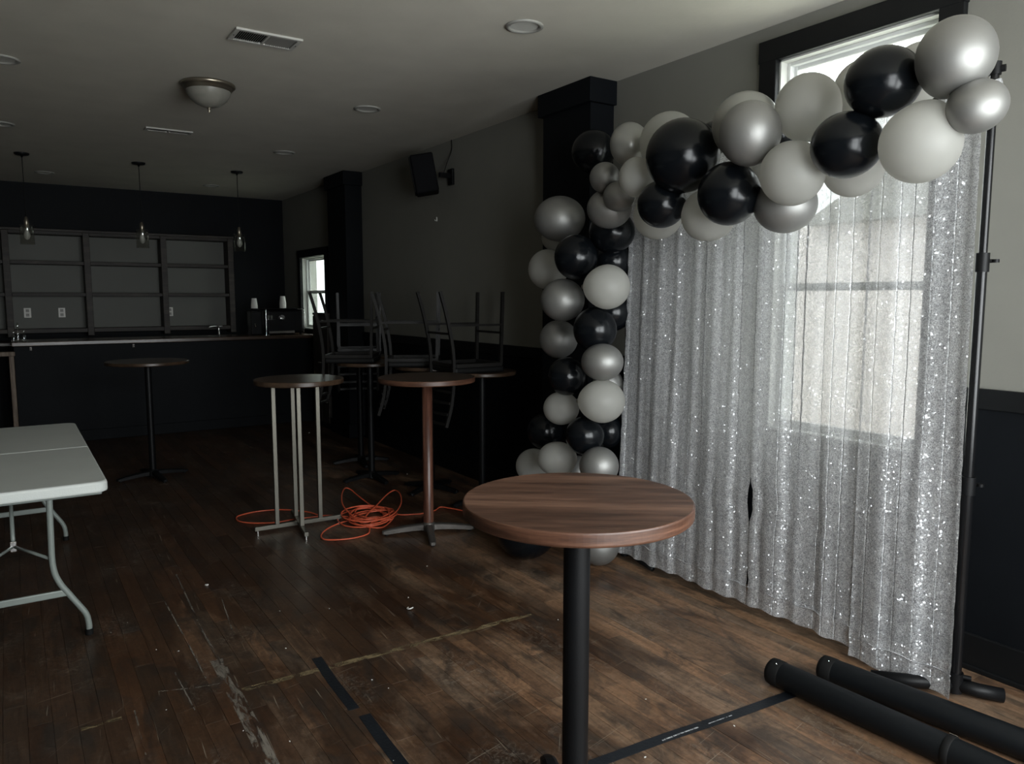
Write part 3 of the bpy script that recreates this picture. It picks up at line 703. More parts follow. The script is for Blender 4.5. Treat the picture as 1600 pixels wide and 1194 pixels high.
# steel four post table
t = thing('pub_table', 'round dark-topped table standing on four slim steel posts', 'table', (1.60, 5.085, 0), 0, 'round pub tables')
table_top(t, 1.035, 0.295, 0.034, 'dark_top', 'dark_top')
for c in kids(t): c.location = (0.025, -0.016, 0)
for a in (0, pi / 2, pi, -pi / 2):
    ar = a + (rad(-2) if a in (0, pi) else rad(-9)); ps = 0.136 if a in (0, pi) else 0.115
    L = 0.30
    T = Matrix.Rotation(ar, 4, 'Z')
    f_ = MB().box(0.0 if a in (0, pi) else 0.014, L, -0.0135, 0.0135, 0.018, 0.045, b=0.002, T=T).obj('foot', 'steel', t)
    MB().lathe([(0.011, 0), (0.011, 0.019)], 10, T @ Matrix.Translation((L - 0.02, 0, 0))).obj('glide', 'chrome', f_)
    MB().box(ps, ps + 0.027, -0.0135, 0.0135, 0.045, 0.988, b=0.002, T=T).obj('post', 'steel', t)
    MB().box(0.0, ps + 0.02, -0.0135, 0.0135, 0.988, 1.001, b=0.002, T=T).obj('top_arm', 'steel', t)

def dark_table(loc, z, r, lb, rot, L=0.27):
    t = thing('pub_table', lb, 'table', loc, 0, 'round pub tables')
    table_top(t, z, r, 0.028, 'dark_top', 'dark_top')
    MB().lathe([(0.028, 0.04), (0.028, z - 0.04)], 24).obj('column', 'black_metal', t)
    MB().lathe([(0.11, z - 0.04), (0.11, z - 0.028)], 24).obj('top_plate', 'black_metal', t)
    MB().lathe([(0.05, 0.02), (0.045, 0.06), (0.03, 0.075)], 24).obj('hub', 'black_metal', t)
    for k in range(4): cross_foot(rot + k * pi / 2, L, 0.05, 0.065, 0.04, 'black_metal', t)
    return t
dark_table((0.995, 7.25, 0), 1.035, 0.335, 'round dark table standing alone in front of the bar', rad(10), 0.30)
dark_table((2.76, 6.80, 0), 1.035, 0.29, 'round dark table under chairs, farthest back by the right wall', rad(-12))
dark_table((2.58, 6.12, 0), 1.035, 0.28, 'round dark table under chairs, second from the back', rad(5))
dark_table((2.84, 5.50, 0), 1.035, 0.28, 'round dark table under chairs, directly behind the red-brown table', rad(25))
dark_table((2.97, 4.90, 0), 1.03, 0.26, 'round dark table under a chair, nearest the near pilaster', rad(-5), 0.25)

# ------------------------------------------------------------------ chairs turned over on the tables
SH = 0.59
def chair():
    t = thing('upturned_chair', '', 'chair')
    MB().box(-0.20, 0.20, -0.20, 0.21, SH - 0.045, SH, b=0.015).obj('seat', 'vinyl', t)
    m = MB()
    m.box(-0.19, 0.19, -0.205, -0.185, SH - 0.07, SH - 0.045).box(-0.19, 0.19, 0.175, 0.195, SH - 0.07, SH - 0.045)
    m.box(-0.20, -0.18, -0.19, 0.19, SH - 0.07, SH - 0.045).box(0.18, 0.20, -0.19, 0.19, SH - 0.07, SH - 0.045)
    m.obj('seat_frame', 'dark_chair', t)
    for sx_ in (-1, 1):
        MB().tube([(sx_ * 0.185, 0.185, SH - 0.06), (sx_ * 0.19, 0.20, 0.0)], 0.011, square=True).obj('front_leg', 'dark_chair', t)
        MB().tube(catmull([(sx_ * 0.19, -0.31, 0.0), (sx_ * 0.19, -0.255, 0.20), (sx_ * 0.19, -0.215, 0.42), (sx_ * 0.19, -0.21, SH + 0.02), (sx_ * 0.19, -0.23, SH + 0.22), (sx_ * 0.19, -0.275, 0.97)], 5), 0.011, square=True).obj('rear_leg', 'dark_chair', t)
        MB().tube([(sx_ * 0.187, -0.24, 0.24), (sx_ * 0.187, 0.193, 0.24)], 0.008, square=True).obj('stretcher', 'dark_chair', t)
    MB().tube([(-0.187, 0.192, 0.30), (0.187, 0.192, 0.30)], 0.008, square=True).obj('stretcher', 'dark_chair', t)
    MB().tube([(-0.187, -0.232, 0.30), (0.187, -0.232, 0.30)], 0.008, square=True).obj('stretcher', 'dark_chair', t)
    for z, yy in ((0.72, -0.222), (0.80, -0.238), (0.88, -0.255), (0.95, -0.270)):
        MB().tube(catmull([(-0.185, yy, z), (0, yy - 0.025, z), (0.185, yy, z)], 4), 0.009, square=True).obj('back_rail', 'dark_chair', t)
    return t
c0 = chair()
CH = [((2.765, 6.80), 1.035, 160, 'upturned chair nearest the far window, farthest left of the group'),
      ((2.56, 6.10), 1.035, -122, 'upturned chair on the second table from the back, left of centre'),
      ((2.84, 5.48), 1.035, -120, 'upturned chair directly behind the red-brown table'),
      ((2.99, 4.93), 1.03, -92, 'upturned chair farthest right, against the grey wall')]
for i, ((x, y), z, rz, lb) in enumerate(CH):
    a = rad(rz); d = 0.13 if i else 0.10
    px, py = x + sin(a) * d, y - cos(a) * d
    o = c0 if i == 0 else dup(c0, (0, 0, 0))
    o.location = (px, py, z + SH + 0.0005); o.rotation_euler = (0, pi, a); o['label'] = lb; o['group'] = 'chairs upturned on the tables'

# ------------------------------------------------------------------ folding table at the left
t = thing('folding_table', 'grey white plastic folding table with curved steel legs at the left', 'folding table', (-0.04, 4.86, 0))
def rr_poly(x0, x1, y0, y1, rads):
    P = []
    for (cx_, cy_, a0_, r) in ((x1 - rads[0], y0 + rads[0], -pi / 2, rads[0]), (x1 - rads[1], y1 - rads[1], 0, rads[1]), (x0 + rads[2], y1 - rads[2], pi / 2, rads[2]), (x0 + rads[3], y0 + rads[3], pi, rads[3])):
        for k in range(9): a = a0_ + k * pi / 16; P.append((cx_ + r * cos(a), cy_ + r * sin(a)))
    return P
def slab(y0, y1, rads):
    P = rr_poly(-0.382, 0.382, y0, y1, rads); cx_, cy_ = 0, (y0 + y1) / 2
    m = MB(); n = len(P); rings = [(0.010, 0.690), (0.002, 0.692), (0.0, 0.698), (0.0, 0.728), (0.003, 0.736), (0.009, 0.740)]
    vs = []
    for ins, z in rings:
        for x, y in P:
            vs.append((x - math.copysign(ins, x), y - math.copysign(ins, y - cy_), z))
    fs = [(i * n + k, i * n + (k + 1) % n, (i + 1) * n + (k + 1) % n, (i + 1) * n + k) for i in range(len(rings) - 1) for k in range(n)]
    fs += [tuple(range(n))[::-1], tuple((len(rings) - 1) * n + k for k in range(n))]
    m.add(vs, fs); return m
slab(-0.99, -0.002, (0.05, 0.004, 0.004, 0.05)).obj('tabletop_half', 'plastic_white', t)
slab(0.002, 1.01, (0.004, 0.05, 0.05, 0.004)).obj('tabletop_half', 'plastic_white', t)
for yl, s_ in ((-0.90, 1), (0.78, -1)):
    for sx_ in (-1, 1):
        pts = catmull([(sx_ * 0.150, yl, 0.69), (sx_ * 0.146, yl, 0.50), (sx_ * 0.146, yl, 0.36), (sx_ * 0.165, yl, 0.28), (sx_ * 0.215, yl, 0.19), (sx_ * 0.262, yl, 0.11), (sx_ * 0.274, yl, 0.06), (sx_ * 0.275, yl, 0.012)], 6)
        l = MB().tube(pts, 0.0135, 12).obj('leg', 'grey_leg', t)
        MB().lathe([(0.0165, 0), (0.0165, 0.028)], 14, Matrix.Translation((sx_ * 0.275, yl, 0))).obj('foot_cap', 'rubber', l)
    MB().box(-0.205, 0.205, yl - 0.008, yl + 0.008, 0.205, 0.237, b=0.005).obj('crossbar', 'grey_leg', t)
    MB().box(-0.36, 0.36, yl - 0.015, yl + 0.015, 0.665, 0.69, b=0.004).obj('top_bar', 'grey_leg', t)
    hub = (0, yl + s_ * 0.20, 0.42)
    MB().tube([(0, yl + s_ * 0.55, 0.685), hub], 0.009, 8).obj('brace', 'grey_leg', t)
    for sx_ in (-1, 1): MB().tube([hub, (sx_ * 0.148, yl + 0.004, 0.385)], 0.0075, 8).obj('brace', 'grey_leg', t)
    MB().box(-0.014, 0.014, hub[1] - 0.012, hub[1] + 0.012, 0.395, 0.445, b=0.003).obj('hinge', 'chrome', t)

# ------------------------------------------------------------------ backdrop stand and sequin curtains
t = thing('backdrop_stand', 'black telescopic backdrop stand holding the silver sequin curtains', 'stand', (3.05, 1.425, 0))
def upright(dx, dy, front, lb):
    m = MB().cyl((dx, dy, 0.03), (dx, dy, 0.86), 0.0225, n=20).obj('pole', 'black_gloss', t)
    MB().cyl((dx, dy, 0.84), (dx, dy, 1.72), 0.0185, n=20).obj('pole', 'black_gloss', t)
    MB().cyl((dx, dy, 1.70), (dx, dy, 2.40), 0.015, n=20).obj('pole', 'black_gloss', t)
    for z, r in ((0.86, 0.028), (1.71, 0.024)):
        c = MB().cyl((dx, dy, z - 0.04), (dx, dy, z + 0.03), r, n=20).obj('collar', 'black_metal', t)
        MB().cyl((dx + 0.012, dy - 0.015, z), (dx + 0.02, dy - 0.033, z), 0.007, n=10).lathe([(0.013, 0), (0.013, 0.012)], 12, Matrix.Translation((dx + 0.021, dy - 0.036, z - 0.006))).obj('knob', 'black_metal', c)
    MB().cyl((dx, dy, 2.38), (dx, dy, 2.425), 0.021, n=16).cyl((dx, dy, 2.40), (dx + 0.010, dy - 0.032, 2.40), 0.013, n=12).obj('end_clamp', 'black_metal', t)
    MB().cyl((dx, dy, 0.02), (dx, dy, 0.10), 0.030, n=20).cyl((dx + 0.01, dy - 0.02, 0.085), (dx + 0.025, dy - 0.05, 0.085), 0.010, n=10).obj('base_socket', 'black_metal', t)
    for a in ((rad(-52), rad(128)) if front else (rad(-100), rad(20), rad(140))):
        L = 0.17 if front and a < 0 else 0.30
        MB().tube([(dx, dy, 0.05), (dx + cos(a) * L * 0.5, dy + sin(a) * L * 0.5, 0.036), (dx + cos(a) * L, dy + sin(a) * L, 0.030)], 0.028 if front else 0.014, 14).obj('foot', 'black_metal', t)
upright(0, 0, True, '')
upright(0.0, 1.94, False, '')
MB().cyl((0.0, -0.02, 2.345), (0.0, 1.96, 2.345), 0.014, n=14).obj('crossbar', 'black_gloss', t)

def curtain(yl_, yr_, zb_, zt_, x0, seed, edge_l=None, edge_r=None, lb='', amp=0.020, slant=0.0):
    """yl_ > yr_; hangs in the plane x = x0 with soft folds"""
    r = random.Random(seed)
    waves = [(r.uniform(0.11, 0.17), r.uniform(0, 6.28), 0.8), (r.uniform(0.055, 0.08), r.uniform(0, 6.28), 0.35), (r.uniform(0.3, 0.45), r.uniform(0, 6.28), 1.3)]
    Wd = yl_ - yr_; nu, nv = int(Wd / 0.0045), 70
    tucks = []; q = r.uniform(0.03, 0.08)
    while q < Wd - 0.03: tucks.append((q, r.uniform(0.010, 0.016), r.uniform(1.0, 1.5))); q += r.uniform(0.05, 0.13)
    SS = lambda t_: 0 if t_ <= 0 else 1 if t_ >= 1 else t_ * t_ * (3 - 2 * t_)
    tot = sum(w_ * k_ for _, w_, k_ in tucks)
    vs, fs = [], []
    def fold(u, v):
        y = u * Wd
        s = 0
        for k, (wl, ph, am) in enumerate(waves):
            s += am * sin(2 * pi * y / wl + ph + 0.9 * sin(2.1 * v + k) + 0.4 * sin(9 * v + 2 * k))
        s = math.copysign(abs(s) ** 0.75, s)
        return s * amp * (0.75 + 0.25 * v)
    for j in range(nv + 1):
        v = j / nv
        for i in range(nu + 1):
            u = i / nu; sa = u * (Wd + tot); sh = 0; tk = 0; acc = 0
            for s0, w_, k_ in tucks:
                t_ = (sa - s0 - acc) / w_; acc += w_ * k_
                sh += w_ * k_ * SS(t_)
                if 0 < t_ < 1: tk = 0.004 * sin(pi * t_)
            u = (sa - sh) / Wd
            z = zt_ + (zb_ - zt_) * v
            el = edge_l(z) if edge_l else 0; er = edge_r(z) if edge_r else 0
            yy = (yl_ + el) * (1 - u) + (yr_ + er) * u
            xx = x0 + tk + fold(u, v) + 0.003 * sin(60 * z + 7 * yy) * sin(23 * yy + 11 * z)
            zz = z + (0.004 * sin(2 * pi * u * Wd / waves[0][0] + waves[0][1]) * v if j > nv - 6 else 0)
            if j == nv - 3: xx -= 0.004
            vs.append((xx, yy, zz))
    for j in range(nv):
        for i in range(nu):
            a = j * (nu + 1) + i; fs.append((a, a + nu + 1, a + nu + 2, a + 1))
    me = bpy.data.meshes.new('sequin_curtain'); me.from_pydata(vs, [], fs); me.polygons.foreach_set('use_smooth', [True] * len(fs)); me.materials.append(M['sequin'])
    o = bpy.data.objects.new('sequin_curtain', me); COL.objects.link(o); tag(o, lb, 'curtain', 'silver sequin curtain panels')
    # rod pocket and hem
    MB().tube([(3.05, yy, 2.345) for yy in (yl_ - 0.005, (yl_ + yr_) / 2, yr_ + 0.005)], 0.019, 14).obj('rod_pocket', 'sequin', o)
    h = []
    for i in range(0, nu + 1):
        a = vs[(nv - 2) * (nu + 1) + i]; h.append((a[0] - 0.004, a[1], a[2] + 0.03))
    MB().tube(h, 0.0028, 5).obj('hem_seam', 'sequin', o)
    return o
def gapA(z):   # slit between the first and second panel
    return 0.014 * math.exp(-((z - 0.58) / 0.085) ** 4) + 0.006 * math.exp(-((z - 0.17) / 0.05) ** 2)
curtain(3.30, 2.405, 0.05, 2.33, 2.995, 3, edge_l=lambda z: 0.07 * (1 - z / 2.3), edge_r=lambda z: gapA(z) + 0.001, lb='left sequin curtain panel beside the balloon column', amp=0.0055)
curtain(2.40, 1.84, 0.055, 2.33, 2.995, 11, edge_l=lambda z: -gapA(z) * 1.2, lb='middle sequin curtain panel right of the narrow slit', amp=0.0055)
curtain(1.833, 1.398, 0.025, 2.33, 2.965, 23, edge_r=lambda z: 0.008 * z, lb='right sequin curtain panel beside the black pole, hanging lowest', amp=0.0055)

# ------------------------------------------------------------------ balloons
BAL = [
('s', 2.550, 1.312, 2.332, 0.117, 0.125, (-0.35, -0.95), 'biggest silver balloon at the top right end of the arch'),
('s', 2.550, 1.237, 2.164, 0.089, 0.079, (-0.6, 0.6), 'silver balloon at the far right end of the arch beside the pole clamp'),
('k', 2.550, 1.550, 2.308, 0.125, 0.118, (0, 0), 'black balloon in front of the window, left of the biggest silver balloon'),
('w', 2.661, 1.923, 2.313, 0.125, 0.130, (0, 0), 'white balloon at the top left corner of the window, above another white one'),
('w', 2.814, 1.787, 2.369, 0.114, 0.119, (0, 0), 'white balloon mostly hidden behind the highest black balloon'),
('w', 2.818, 1.573, 2.377, 0.107, 0.116, (0, 0), 'white balloon mostly hidden behind the biggest silver balloon'),
('k', 2.528, 1.662, 2.114, 0.123, 0.116, (0, 0), 'black balloon just below left of the highest black balloon'),
('w', 2.550, 1.409, 2.081, 0.127, 0.133, (0.35, 0.9), 'largest white balloon, hanging below the biggest silver balloon'),
('w', 2.547, 1.898, 2.049, 0.123, 0.123, (0.7, 0.3), 'white balloon left of the lower right black balloon, under the window corner'),
('w', 2.702, 1.745, 2.063, 0.111, 0.109, (0, 0), 'white balloon peeking out under the lower right black balloon'),
('s', 2.492, 2.061, 2.219, 0.120, 0.126, (0, 0), 'round silver balloon in the middle of the arch top'),
('t', 2.643, 2.210, 2.296, 0.138, 0.138, (0, 0), 'pearly balloon rising behind the silver balloon in the middle of the arch'),
('k', 2.545, 2.471, 2.201, 0.163, 0.162, (0, 0), 'largest black balloon, left of the middle silver balloon'),
('w', 2.680, 2.691, 2.312, 0.140, 0.140, (0, 0), 'white balloon peeking out above left of the largest black balloon'),
('t', 2.680, 2.969, 2.346, 0.100, 0.117, (0.3, -0.9), 'pearly balloon at the upper left shoulder of the arch'),
('w', 2.550, 2.772, 2.148, 0.083, 0.095, (0.8, 0.2), 'small oval white balloon touching the largest black balloon on its left'),
('k', 2.555, 2.606, 2.005, 0.112, 0.109, (0, 0), 'black balloon directly below left of the largest black balloon'),
('w', 2.806, 2.888, 1.993, 0.124, 0.121, (0, 0), 'white balloon behind a black one, just above the curtain left corner'),
('k', 2.550, 2.208, 2.007, 0.129, 0.131, (0, 0), 'black balloon below right of the largest black balloon'),
('w', 2.680, 2.435, 1.948, 0.122, 0.119, (0, 0), 'white balloon hanging low between two black balloons over the curtain'),
('s', 2.683, 2.028, 1.953, 0.126, 0.115, (0, 0), 'silver balloon hanging lowest under the arch right half, before the window'),
('w', 2.840, 2.260, 2.131, 0.068, 0.068, (0, 0), 'small white balloon glimpsed between the middle silver and white balloons'),
('k', 2.848, 2.565, 2.327, 0.079, 0.079, (0, 0), 'black balloon glimpsed behind the gap right of the largest black balloon'),
('k', 2.841, 2.217, 2.289, 0.089, 0.089, (0, 0), 'black balloon glimpsed in the gap right of the middle silver balloon'),
('k', 2.965, 3.604, 2.440, 0.129, 0.126, (0, 0), 'dark balloon standing alone high against the near pilaster'),
('s', 2.687, 3.168, 2.208, 0.081, 0.081, (0, 0), 'small silver balloon, the upper of a pair on the arch left shoulder'),
('s', 2.689, 3.057, 2.099, 0.082, 0.078, (0, 0), 'small silver balloon, the lower of a pair on the arch left shoulder'),
('s', 2.754, 3.207, 2.056, 0.121, 0.107, (0, 0), 'silver balloon partly behind the two small silver ones'),
('k', 2.883, 3.332, 1.948, 0.130, 0.123, (0, 0), 'black balloon under the silver cluster at the column top right'),
('s', 2.850, 3.778, 2.056, 0.156, 0.137, (0, 0), 'large silver balloon at the top left of the balloon column'),
('w', 2.980, 3.994, 1.960, 0.091, 0.083, (0, 0), 'white balloon barely showing below the large silver one of the column'),
('k', 2.720, 3.450, 1.806, 0.124, 0.127, (0, 0), 'black balloon high in the column, below the large silver balloon'),
('w', 2.850, 3.898, 1.754, 0.125, 0.125, (0.9, 0), 'white balloon sticking out farthest left, high in the column'),
('w', 2.720, 3.175, 1.634, 0.128, 0.121, (-0.9, 0), 'oval white balloon on the column right side, upper of two'),
('s', 2.720, 3.573, 1.563, 0.129, 0.124, (0, 0), 'silver balloon below the leftmost white balloon of the column'),
('k', 2.733, 3.290, 1.399, 0.122, 0.125, (0, 0), 'black balloon in the middle of the column below the oval white one'),
('k', 2.979, 3.428, 1.790, 0.112, 0.112, (0, 0), 'dark balloon hidden behind the column above the oval white balloon'),
('k', 2.978, 3.426, 1.491, 0.113, 0.113, (0, 0), 'dark balloon hidden behind the column below the oval white balloon'),
('s', 2.850, 3.780, 1.321, 0.119, 0.119, (0, 0), 'silver balloon at mid column left, partly behind a black one'),
('s', 2.707, 3.193, 1.225, 0.116, 0.102, (0, 0), 'silver balloon at mid column right, above the lower oval white one'),
('k', 2.720, 3.524, 1.118, 0.113, 0.113, (0, 0), 'black balloon at mid column left, above the small white balloon'),
('w', 2.720, 3.578, 0.922, 0.107, 0.099, (0, 0), 'small white balloon at the left of the lower column'),
('w', 2.720, 3.206, 1.006, 0.133, 0.121, (-0.9, 0), 'oval white balloon on the column right side, lower of two'),
('s', 2.980, 3.460, 1.063, 0.092, 0.092, (0, 0), 'silver balloon barely showing behind the lower oval white balloon'),
('k', 2.720, 3.354, 0.791, 0.112, 0.110, (0, 0), 'black balloon in front in the lower column, below the oval white one'),
('k', 2.850, 3.917, 0.721, 0.120, 0.116, (0, 0), 'dark balloon at the lower left of the column against the dark wall'),
('k', 2.980, 3.448, 0.777, 0.093, 0.100, (0, 0), 'dark balloon at the lower right of the column next to the curtain edge'),
('w', 2.720, 3.614, 0.609, 0.120, 0.104, (0, 0), 'white balloon just above the nearest tabletop'),
('w', 2.827, 4.012, 0.479, 0.118, 0.114, (0, 0), 'white balloon farthest left just above the nearest tabletop'),
('s', 2.720, 3.225, 0.638, 0.111, 0.108, (0, 0), 'silver balloon just above the nearest tabletop next to the curtain'),
('s', 2.980, 3.740, 0.469, 0.106, 0.106, (0, 0), 'silver balloon behind, between the white and silver ones over the tabletop'),
('k', 2.545, 3.690, 0.178, 0.186, 0.174, (0, 0), 'biggest black balloon resting on the floor under the nearest tabletop'),
('s', 2.837, 3.360, 0.132, 0.125, 0.129, (0, 0), 'silver balloon resting on the floor right of the black table column'),
('w', 2.850, 3.802, 0.257, 0.139, 0.131, (0, 0), 'white balloon low in the column hidden behind the nearest tabletop'),
('k', 2.850, 3.439, 0.356, 0.126, 0.122, (0, 0), 'black balloon low in the column hidden behind the nearest tabletop'),
('s', 2.980, 4.019, 0.354, 0.112, 0.112, (0, 0), 'silver balloon low in the column hidden behind the nearest tabletop'),
]
def balloon_mesh():
    # unit radius body along +z towards the viewer, neck at -z
    prof = []
    for k in range(0, 23):
        a = pi * k / 24
        r = sin(a); z = cos(a)
        if z < 0: z *= 1 + 0.16 * (-z) ** 2; r *= 1 - 0.05 * (-z)
        prof.append((max(r, 0.0001), z))
    prof += [(0.10, -1.17), (0.055, -1.22)]
    return MB().lathe(prof, 40, caps=False).mesh('balloon')
def knot_mesh():
    return MB().lathe([(0.045, -1.20), (0.075, -1.235), (0.045, -1.265), (0.05, -1.28), (0.11, -1.35), (0.10, -1.352), (0.02, -1.29)], 16, caps=False).mesh('knot')
BM, KM = balloon_mesh(), knot_mesh()
meshes = {}
for kk in 'wkst':
    a = BM.copy(); a.materials.append(M['b_' + kk]); b = KM.copy(); b.materials.append(M['b_' + kk]); meshes[kk] = (a, b)
CAMP = Vector((0, 0, 1.57))
for kind, x, y, z, rx, ry, tail, lb in BAL:
    p = Vector((x, y, z)); d = (p - CAMP).normalized()
    rt = d.cross(Vector((0, 0, 1))).normalized(); up = rt.cross(d).normalized()
    tl = (d + rt * tail[0] * 1.6 + up * tail[1] * 1.6).normalized()
    Zx = -tl; X = (rt - Zx * rt.dot(Zx)).normalized(); Y = Zx.cross(X)
    m = Matrix((X, Y, Zx)).transposed().to_4x4()
    rm = (rx + ry) / 2
    a, b = meshes[kind]
    o = bpy.data.objects.new('balloon', a); COL.objects.link(o)
    o.matrix_world = Matrix.Translation(p) @ m @ Matrix.Diagonal((rx, ry, rm * 0.98, 1))
    tag(o, lb, 'balloon', 'balloon garland')
    kobj = bpy.data.objects.new('knot', b); COL.objects.link(kobj); kobj.parent = o

# ------------------------------------------------------------------ rolls on the floor at the right
def roll(a, b, r, lb, clips):
    a, b = Vector(a), Vector(b); t = thing('black_tube', lb, 'tube', a, 0, 'black tubes on the floor')
    d = (b - a); L = d.length; T = d.to_track_quat('Z', 'Y').to_matrix().to_4x4()
    MB().lathe([(r * 0.9, 0.0), (r, 0.02), (r, L * 0.5), (r * 0.985, L * 0.8), (r, L)], 40, T).obj('sleeve', 'black_bag', t)
    MB().lathe([(0.0001, -0.012), (r * 0.8, -0.012), (r * 1.0, -0.004), (r * 1.04, 0.012), (r * 1.04, 0.045), (r, 0.05)], 40, T, caps=False).obj('end_cap', 'rubber', t)
    for z, ang in clips:
        c = MB().lathe([(r * 1.0, z - 0.012), (r * 1.045, z - 0.010), (r * 1.045, z + 0.012), (r * 1.0, z + 0.014)], 40, T, caps=False).obj('strap', 'rubber', t)
        q = T @ Matrix.Translation((0, 0, z)) @ Matrix.Rotation(ang, 4, 'Z')
        MB().box(r * 1.04, r * 1.10, -0.010, 0.010, -0.014, 0.014, b=0.002, T=q).obj('buckle', 'chrome', c)
    for an in (0.6, 2.0, -1.2):
        q = T @ Matrix.Rotation(an, 4, 'Z')
        MB().lathe([(0.004, 0), (0.003, 0.003), (0.0001, 0.004)], 8, q @ Matrix.Translation((r * 1.03, 0, 0.03)) @ Matrix.Rotation(pi / 2, 4, 'Y')).obj('rivet', 'chrome', t)
    return t
ra = 0.052
roll((2.528, 1.885, ra + 0.003), (2.575, 0.80, ra + 0.003), ra, 'long black tube lying nearer the camera with a chrome strap buckle', [(0.69, rad(60))])
roll((2.725, 1.785, ra + 0.002), (2.85, 0.75, ra + 0.002), ra, 'long black tube lying behind, directly under the curtain hem', [])

# ------------------------------------------------------------------ tape on the floor
def strip(pts, w, z=0.0012, th=0.0008):
    pts = [Vector((p[0], p[1], 0)) for p in pts]; m = MB(); vs = []; n = len(pts)
    for i, p in enumerate(pts):
        d = (pts[min(i + 1, n - 1)] - pts[max(i - 1, 0)]).normalized(); s_ = Vector((-d.y, d.x, 0)) * w / 2
        vs += [(p + s_)[:2] + (z,), (p - s_)[:2] + (z,), (p - s_)[:2] + (z + th,), (p + s_)[:2] + (z + th,)]
    fs = [(i * 4 + k, i * 4 + (k + 1) % 4, i * 4 + 4 + (k + 1) % 4, i * 4 + 4 + k) for i in range(n - 1) for k in range(4)]
    fs += [(3, 2, 1, 0), ((n - 1) * 4, (n - 1) * 4 + 1, (n - 1) * 4 + 2, (n - 1) * 4 + 3)]
    return m.add(vs, fs)
Z0 = 0.0003
o = strip([(1.045, 3.135), (1.03, 2.90), (1.023, 2.645)], 0.043, Z0).obj('floor_tape', 'tape'); tag(o, 'short strip of black tape on the floor crossing the yellow line', 'tape', 'black floor tape strips')
o = strip([(1.04, 2.585), (1.03, 2.40), (1.022, 2.15), (1.015, 1.9)], 0.046, Z0).obj('floor_tape', 'tape'); tag(o, 'strip of black tape on the floor running out of the bottom edge', 'tape', 'black floor tape strips')
o = strip([(1.50, 1.872), (1.9, 1.845), (2.2, 1.812), (2.56, 1.785)], 0.046, Z0, 0.002).obj('floor_tape', 'tape'); tag(o, 'long strip of scuffed black tape from the nearest table to the black tubes', 'tape', 'black floor tape strips')
sc = strip([(1.86, 1.838), (1.95, 1.833), (2.03, 1.826)], 0.006, 0.0024, 0.0004).obj('scuff_mark', 'scuff', o); strip([(2.08, 1.822), (2.20, 1.812)], 0.004, 0.0024, 0.0004).obj('scuff_mark', 'scuff', o)
r2 = random.Random(5)
o = strip([(0.70 + 0.1 * k, 3.03 - 0.0022 * k + r2.uniform(-0.003, 0.003)) for k in range(15)], 0.034, Z0, 0.0004).obj('tape_residue', 'yellow_residue'); tag(o, 'broken line of worn yellow tape across the floor', 'tape')
o = strip([(0.675, 3.36), (0.67, 3.1), (0.665, 2.8), (0.655, 2.5), (0.65, 2.2), (0.64, 1.9)], 0.055, Z0, 0.0004).obj('tape_residue', 'white_residue'); tag(o, 'pale scraped tape line running toward the camera on the floor', 'tape')
o = strip([(0.135, 3.065), (0.20, 3.07), (0.27, 3.072)], 0.024, Z0, 0.0004).obj('tape_residue', 'yellow_residue'); tag(o, 'short worn yellow tape patch on the floor at lower left', 'tape')

for k_, (pts_, w_) in enumerate([([(0.596, 4.246), (0.602, 3.611), (0.600, 3.214)], 0.007), ([(0.72, 4.581), (0.686, 3.726), (0.684, 3.35)], 0.008), ([(0.852, 4.046), (0.804, 3.623)], 0.006),
                                 ([(0.411, 3.208), (0.558, 3.153), (0.642, 3.136)], 0.006), ([(0.369, 4.901), (0.556, 4.854)], 0.006), ([(0.50, 3.379), (0.511, 2.976)], 0.005), ([(0.317, 3.104), (0.31, 2.764)], 0.005)]):
    q = strip(pts_, w_, Z0, 0.0002).obj('scratch', 'white_residue', floor)

# white litter on the floor
def scrap(kind, s_):
    if kind == 'curl':
        return MB().tube(catmull([(0.0, 0.012, 0.001), (-0.008, 0.004, 0.002), (-0.006, -0.008, 0.004), (0.004, -0.010, 0.006), (0.010, -0.004, 0.004)], 4), 0.0022, 6)
    m = MB(); n = 7; rr = random.Random(s_)
    P = [(rr.uniform(0.5, 1.0) * 0.007 * cos(2 * pi * k / n), rr.uniform(0.4, 1.0) * 0.005 * sin(2 * pi * k / n)) for k in range(n)]
    return m.prism(P, 0.0, 0.0022)
o = scrap('b', 1).obj('paper_scrap', 'paper', None, (0.83, 4.30, 0.0003)); o.scale = (2.0, 1.8, 2.5); tag(o, 'larger white scrap of litter on the floor right of the folding table', 'litter')
o = scrap('curl', 1).obj('paper_scrap', 'paper', None, (1.62, 3.39, 0.0012)); o.scale = (1.5, 1.5, 1.5); tag(o, 'curled white scrap of litter on the floor before the nearest table', 'litter')
SPK = ['white speck on the far dark floor in front of the bar and upturned chairs', 'white speck left of the red-brown table column, above the cord', 'white speck just right of the upper black tape strip',
       'upper white speck right of the near folding table foot', 'lower white speck right of the near folding table foot', 'white speck at lower left beside the pale scraped tape line',
       'left one of two specks above the pale scraped line at left', 'right one of two specks above the pale scraped line at left', 'white speck in the open dark floor below the steel post table',
       'white speck just above the left part of the yellow tape line', 'white speck right of the gap between two black tape strips', 'white speck left of the lower black tape strip',
       'white speck at the bottom edge beside the pale scraped line', 'white speck at the bottom edge by the lower black tape strip', 'white speck below the foot of the red-brown table',
       'white speck on the pale scraped line near the bottom', 'white speck by the right end of the yellow tape line near the column', 'white speck just below the long scuffed tape, left part',
       'white speck just below the long scuffed tape, right part', 'white speck just above the long scuffed tape', 'white speck just above the curled white scrap', 'white speck midway between the steel table and the yellow tape']
sm = scrap('b', 4).mesh('paper_scrap'); sm.materials.append(M['paper'])
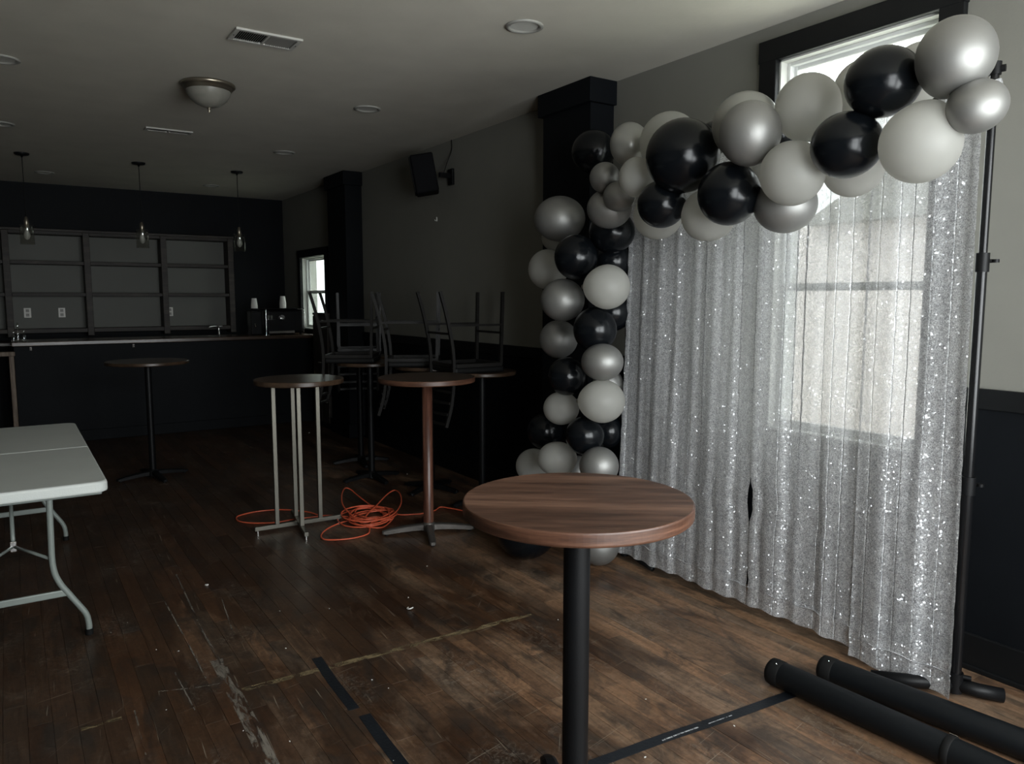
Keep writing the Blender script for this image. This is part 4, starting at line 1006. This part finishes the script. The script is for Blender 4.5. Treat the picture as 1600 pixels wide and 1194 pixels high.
for i, (x, y) in enumerate([(2.89, 8.69), (2.92, 6.12), (1.17, 2.82), (0.4, 4.0), (0.32, 3.92), (0.42, 3.04), (0.47, 3.61), (0.55, 3.54), (1.28, 3.62), (0.96, 3.3), (1.2, 2.72), (0.75, 2.57), (0.67, 2.46), (1.01, 2.26), (1.98, 3.9), (0.63, 2.73), (2.17, 2.87), (1.74, 1.80), (2.15, 1.76), (2.01, 2.08), (1.68, 3.53), (1.06, 3.73)]):
    o = bpy.data.objects.new('paper_scrap', sm); COL.objects.link(o); o.location = (x, y, 0.0003); o.rotation_euler = (0, 0, i * 1.3)
    f = 1.9 if i < 2 else r2.uniform(0.45, 0.9); o.scale = (f, f, f)
    tag(o, SPK[i], 'litter', 'white specks of litter')

# ------------------------------------------------------------------ orange extension cord
C1 = [(1.92, 5.14), (1.81, 5.25), (1.76, 5.4), (1.62, 5.56), (1.47, 5.61), (1.35, 5.59), (1.29, 5.54), (1.28, 5.43), (1.35, 5.33), (1.48, 5.26), (1.62, 5.26), (1.76, 5.24), (1.88, 5.2)]
C2 = [(2.21, 5.21), (2.2, 5.5), (2.19, 5.64), (2.14, 5.63), (2.04, 5.43), (1.97, 5.22), (1.96, 5.04), (2.0, 4.89)]
C3 = [(2.04, 4.98), (2.22, 5.18), (2.38, 5.35), (2.46, 5.39), (2.45, 5.27), (2.36, 5.06), (2.25, 4.92), (2.14, 4.88)]
C4 = [(2.18, 4.96), (2.05, 5.01), (1.91, 5.01), (1.76, 4.93), (1.66, 4.81), (1.64, 4.7), (1.72, 4.64), (1.82, 4.62), (1.92, 4.65), (1.97, 4.73), (2.04, 4.87)]
C5 = [(2.22, 5.06), (2.3, 4.95), (2.38, 4.91), (2.45, 4.89), (2.56, 4.91), (2.64, 4.97), (2.69, 4.89), (2.74, 4.77), (2.78, 4.62)]
# coil loops around the middle, each a leaning oval
coil = []
ctr = Vector((2.08, 5.02, 0)); ux = Vector((cos(YAW), -sin(YAW), 0)); uy = Vector((sin(YAW), cos(YAW), 0))
rc = random.Random(12)
for L in range(7):
    ra_, rb_ = rc.uniform(0.12, 0.20), rc.uniform(0.15, 0.28); off = ux * rc.uniform(-0.05, 0.05) + uy * rc.uniform(-0.05, 0.05); tw = rc.uniform(-0.5, 0.5)
    for k in range(8):
        a = 2 * pi * k / 8 + 0.3
        q = ctr + off + ux * (ra_ * cos(a)) + uy * (rb_ * sin(a + tw))
        coil.append((q.x, q.y, 0.007 + 0.007 * (L % 4) + 0.012 * rc.random()))
def lift(c, z=0.007, hump=0.0): return [(x, y, z + hump * sin(pi * i / (len(c) - 1))) for i, (x, y) in enumerate(c)]
path = lift(C1) + coil[:24] + lift(C2, 0.012, 0.07) + coil[24:40] + lift(C3, 0.014, 0.06) + lift(C4, 0.008) + coil[40:] + lift(C5)
o = MB().tube(catmull(path, 6), 0.0052, 7).obj('extension_cord', 'orange')
tag(o, 'orange extension cord tangled in a loose coil on the floor', 'cord')
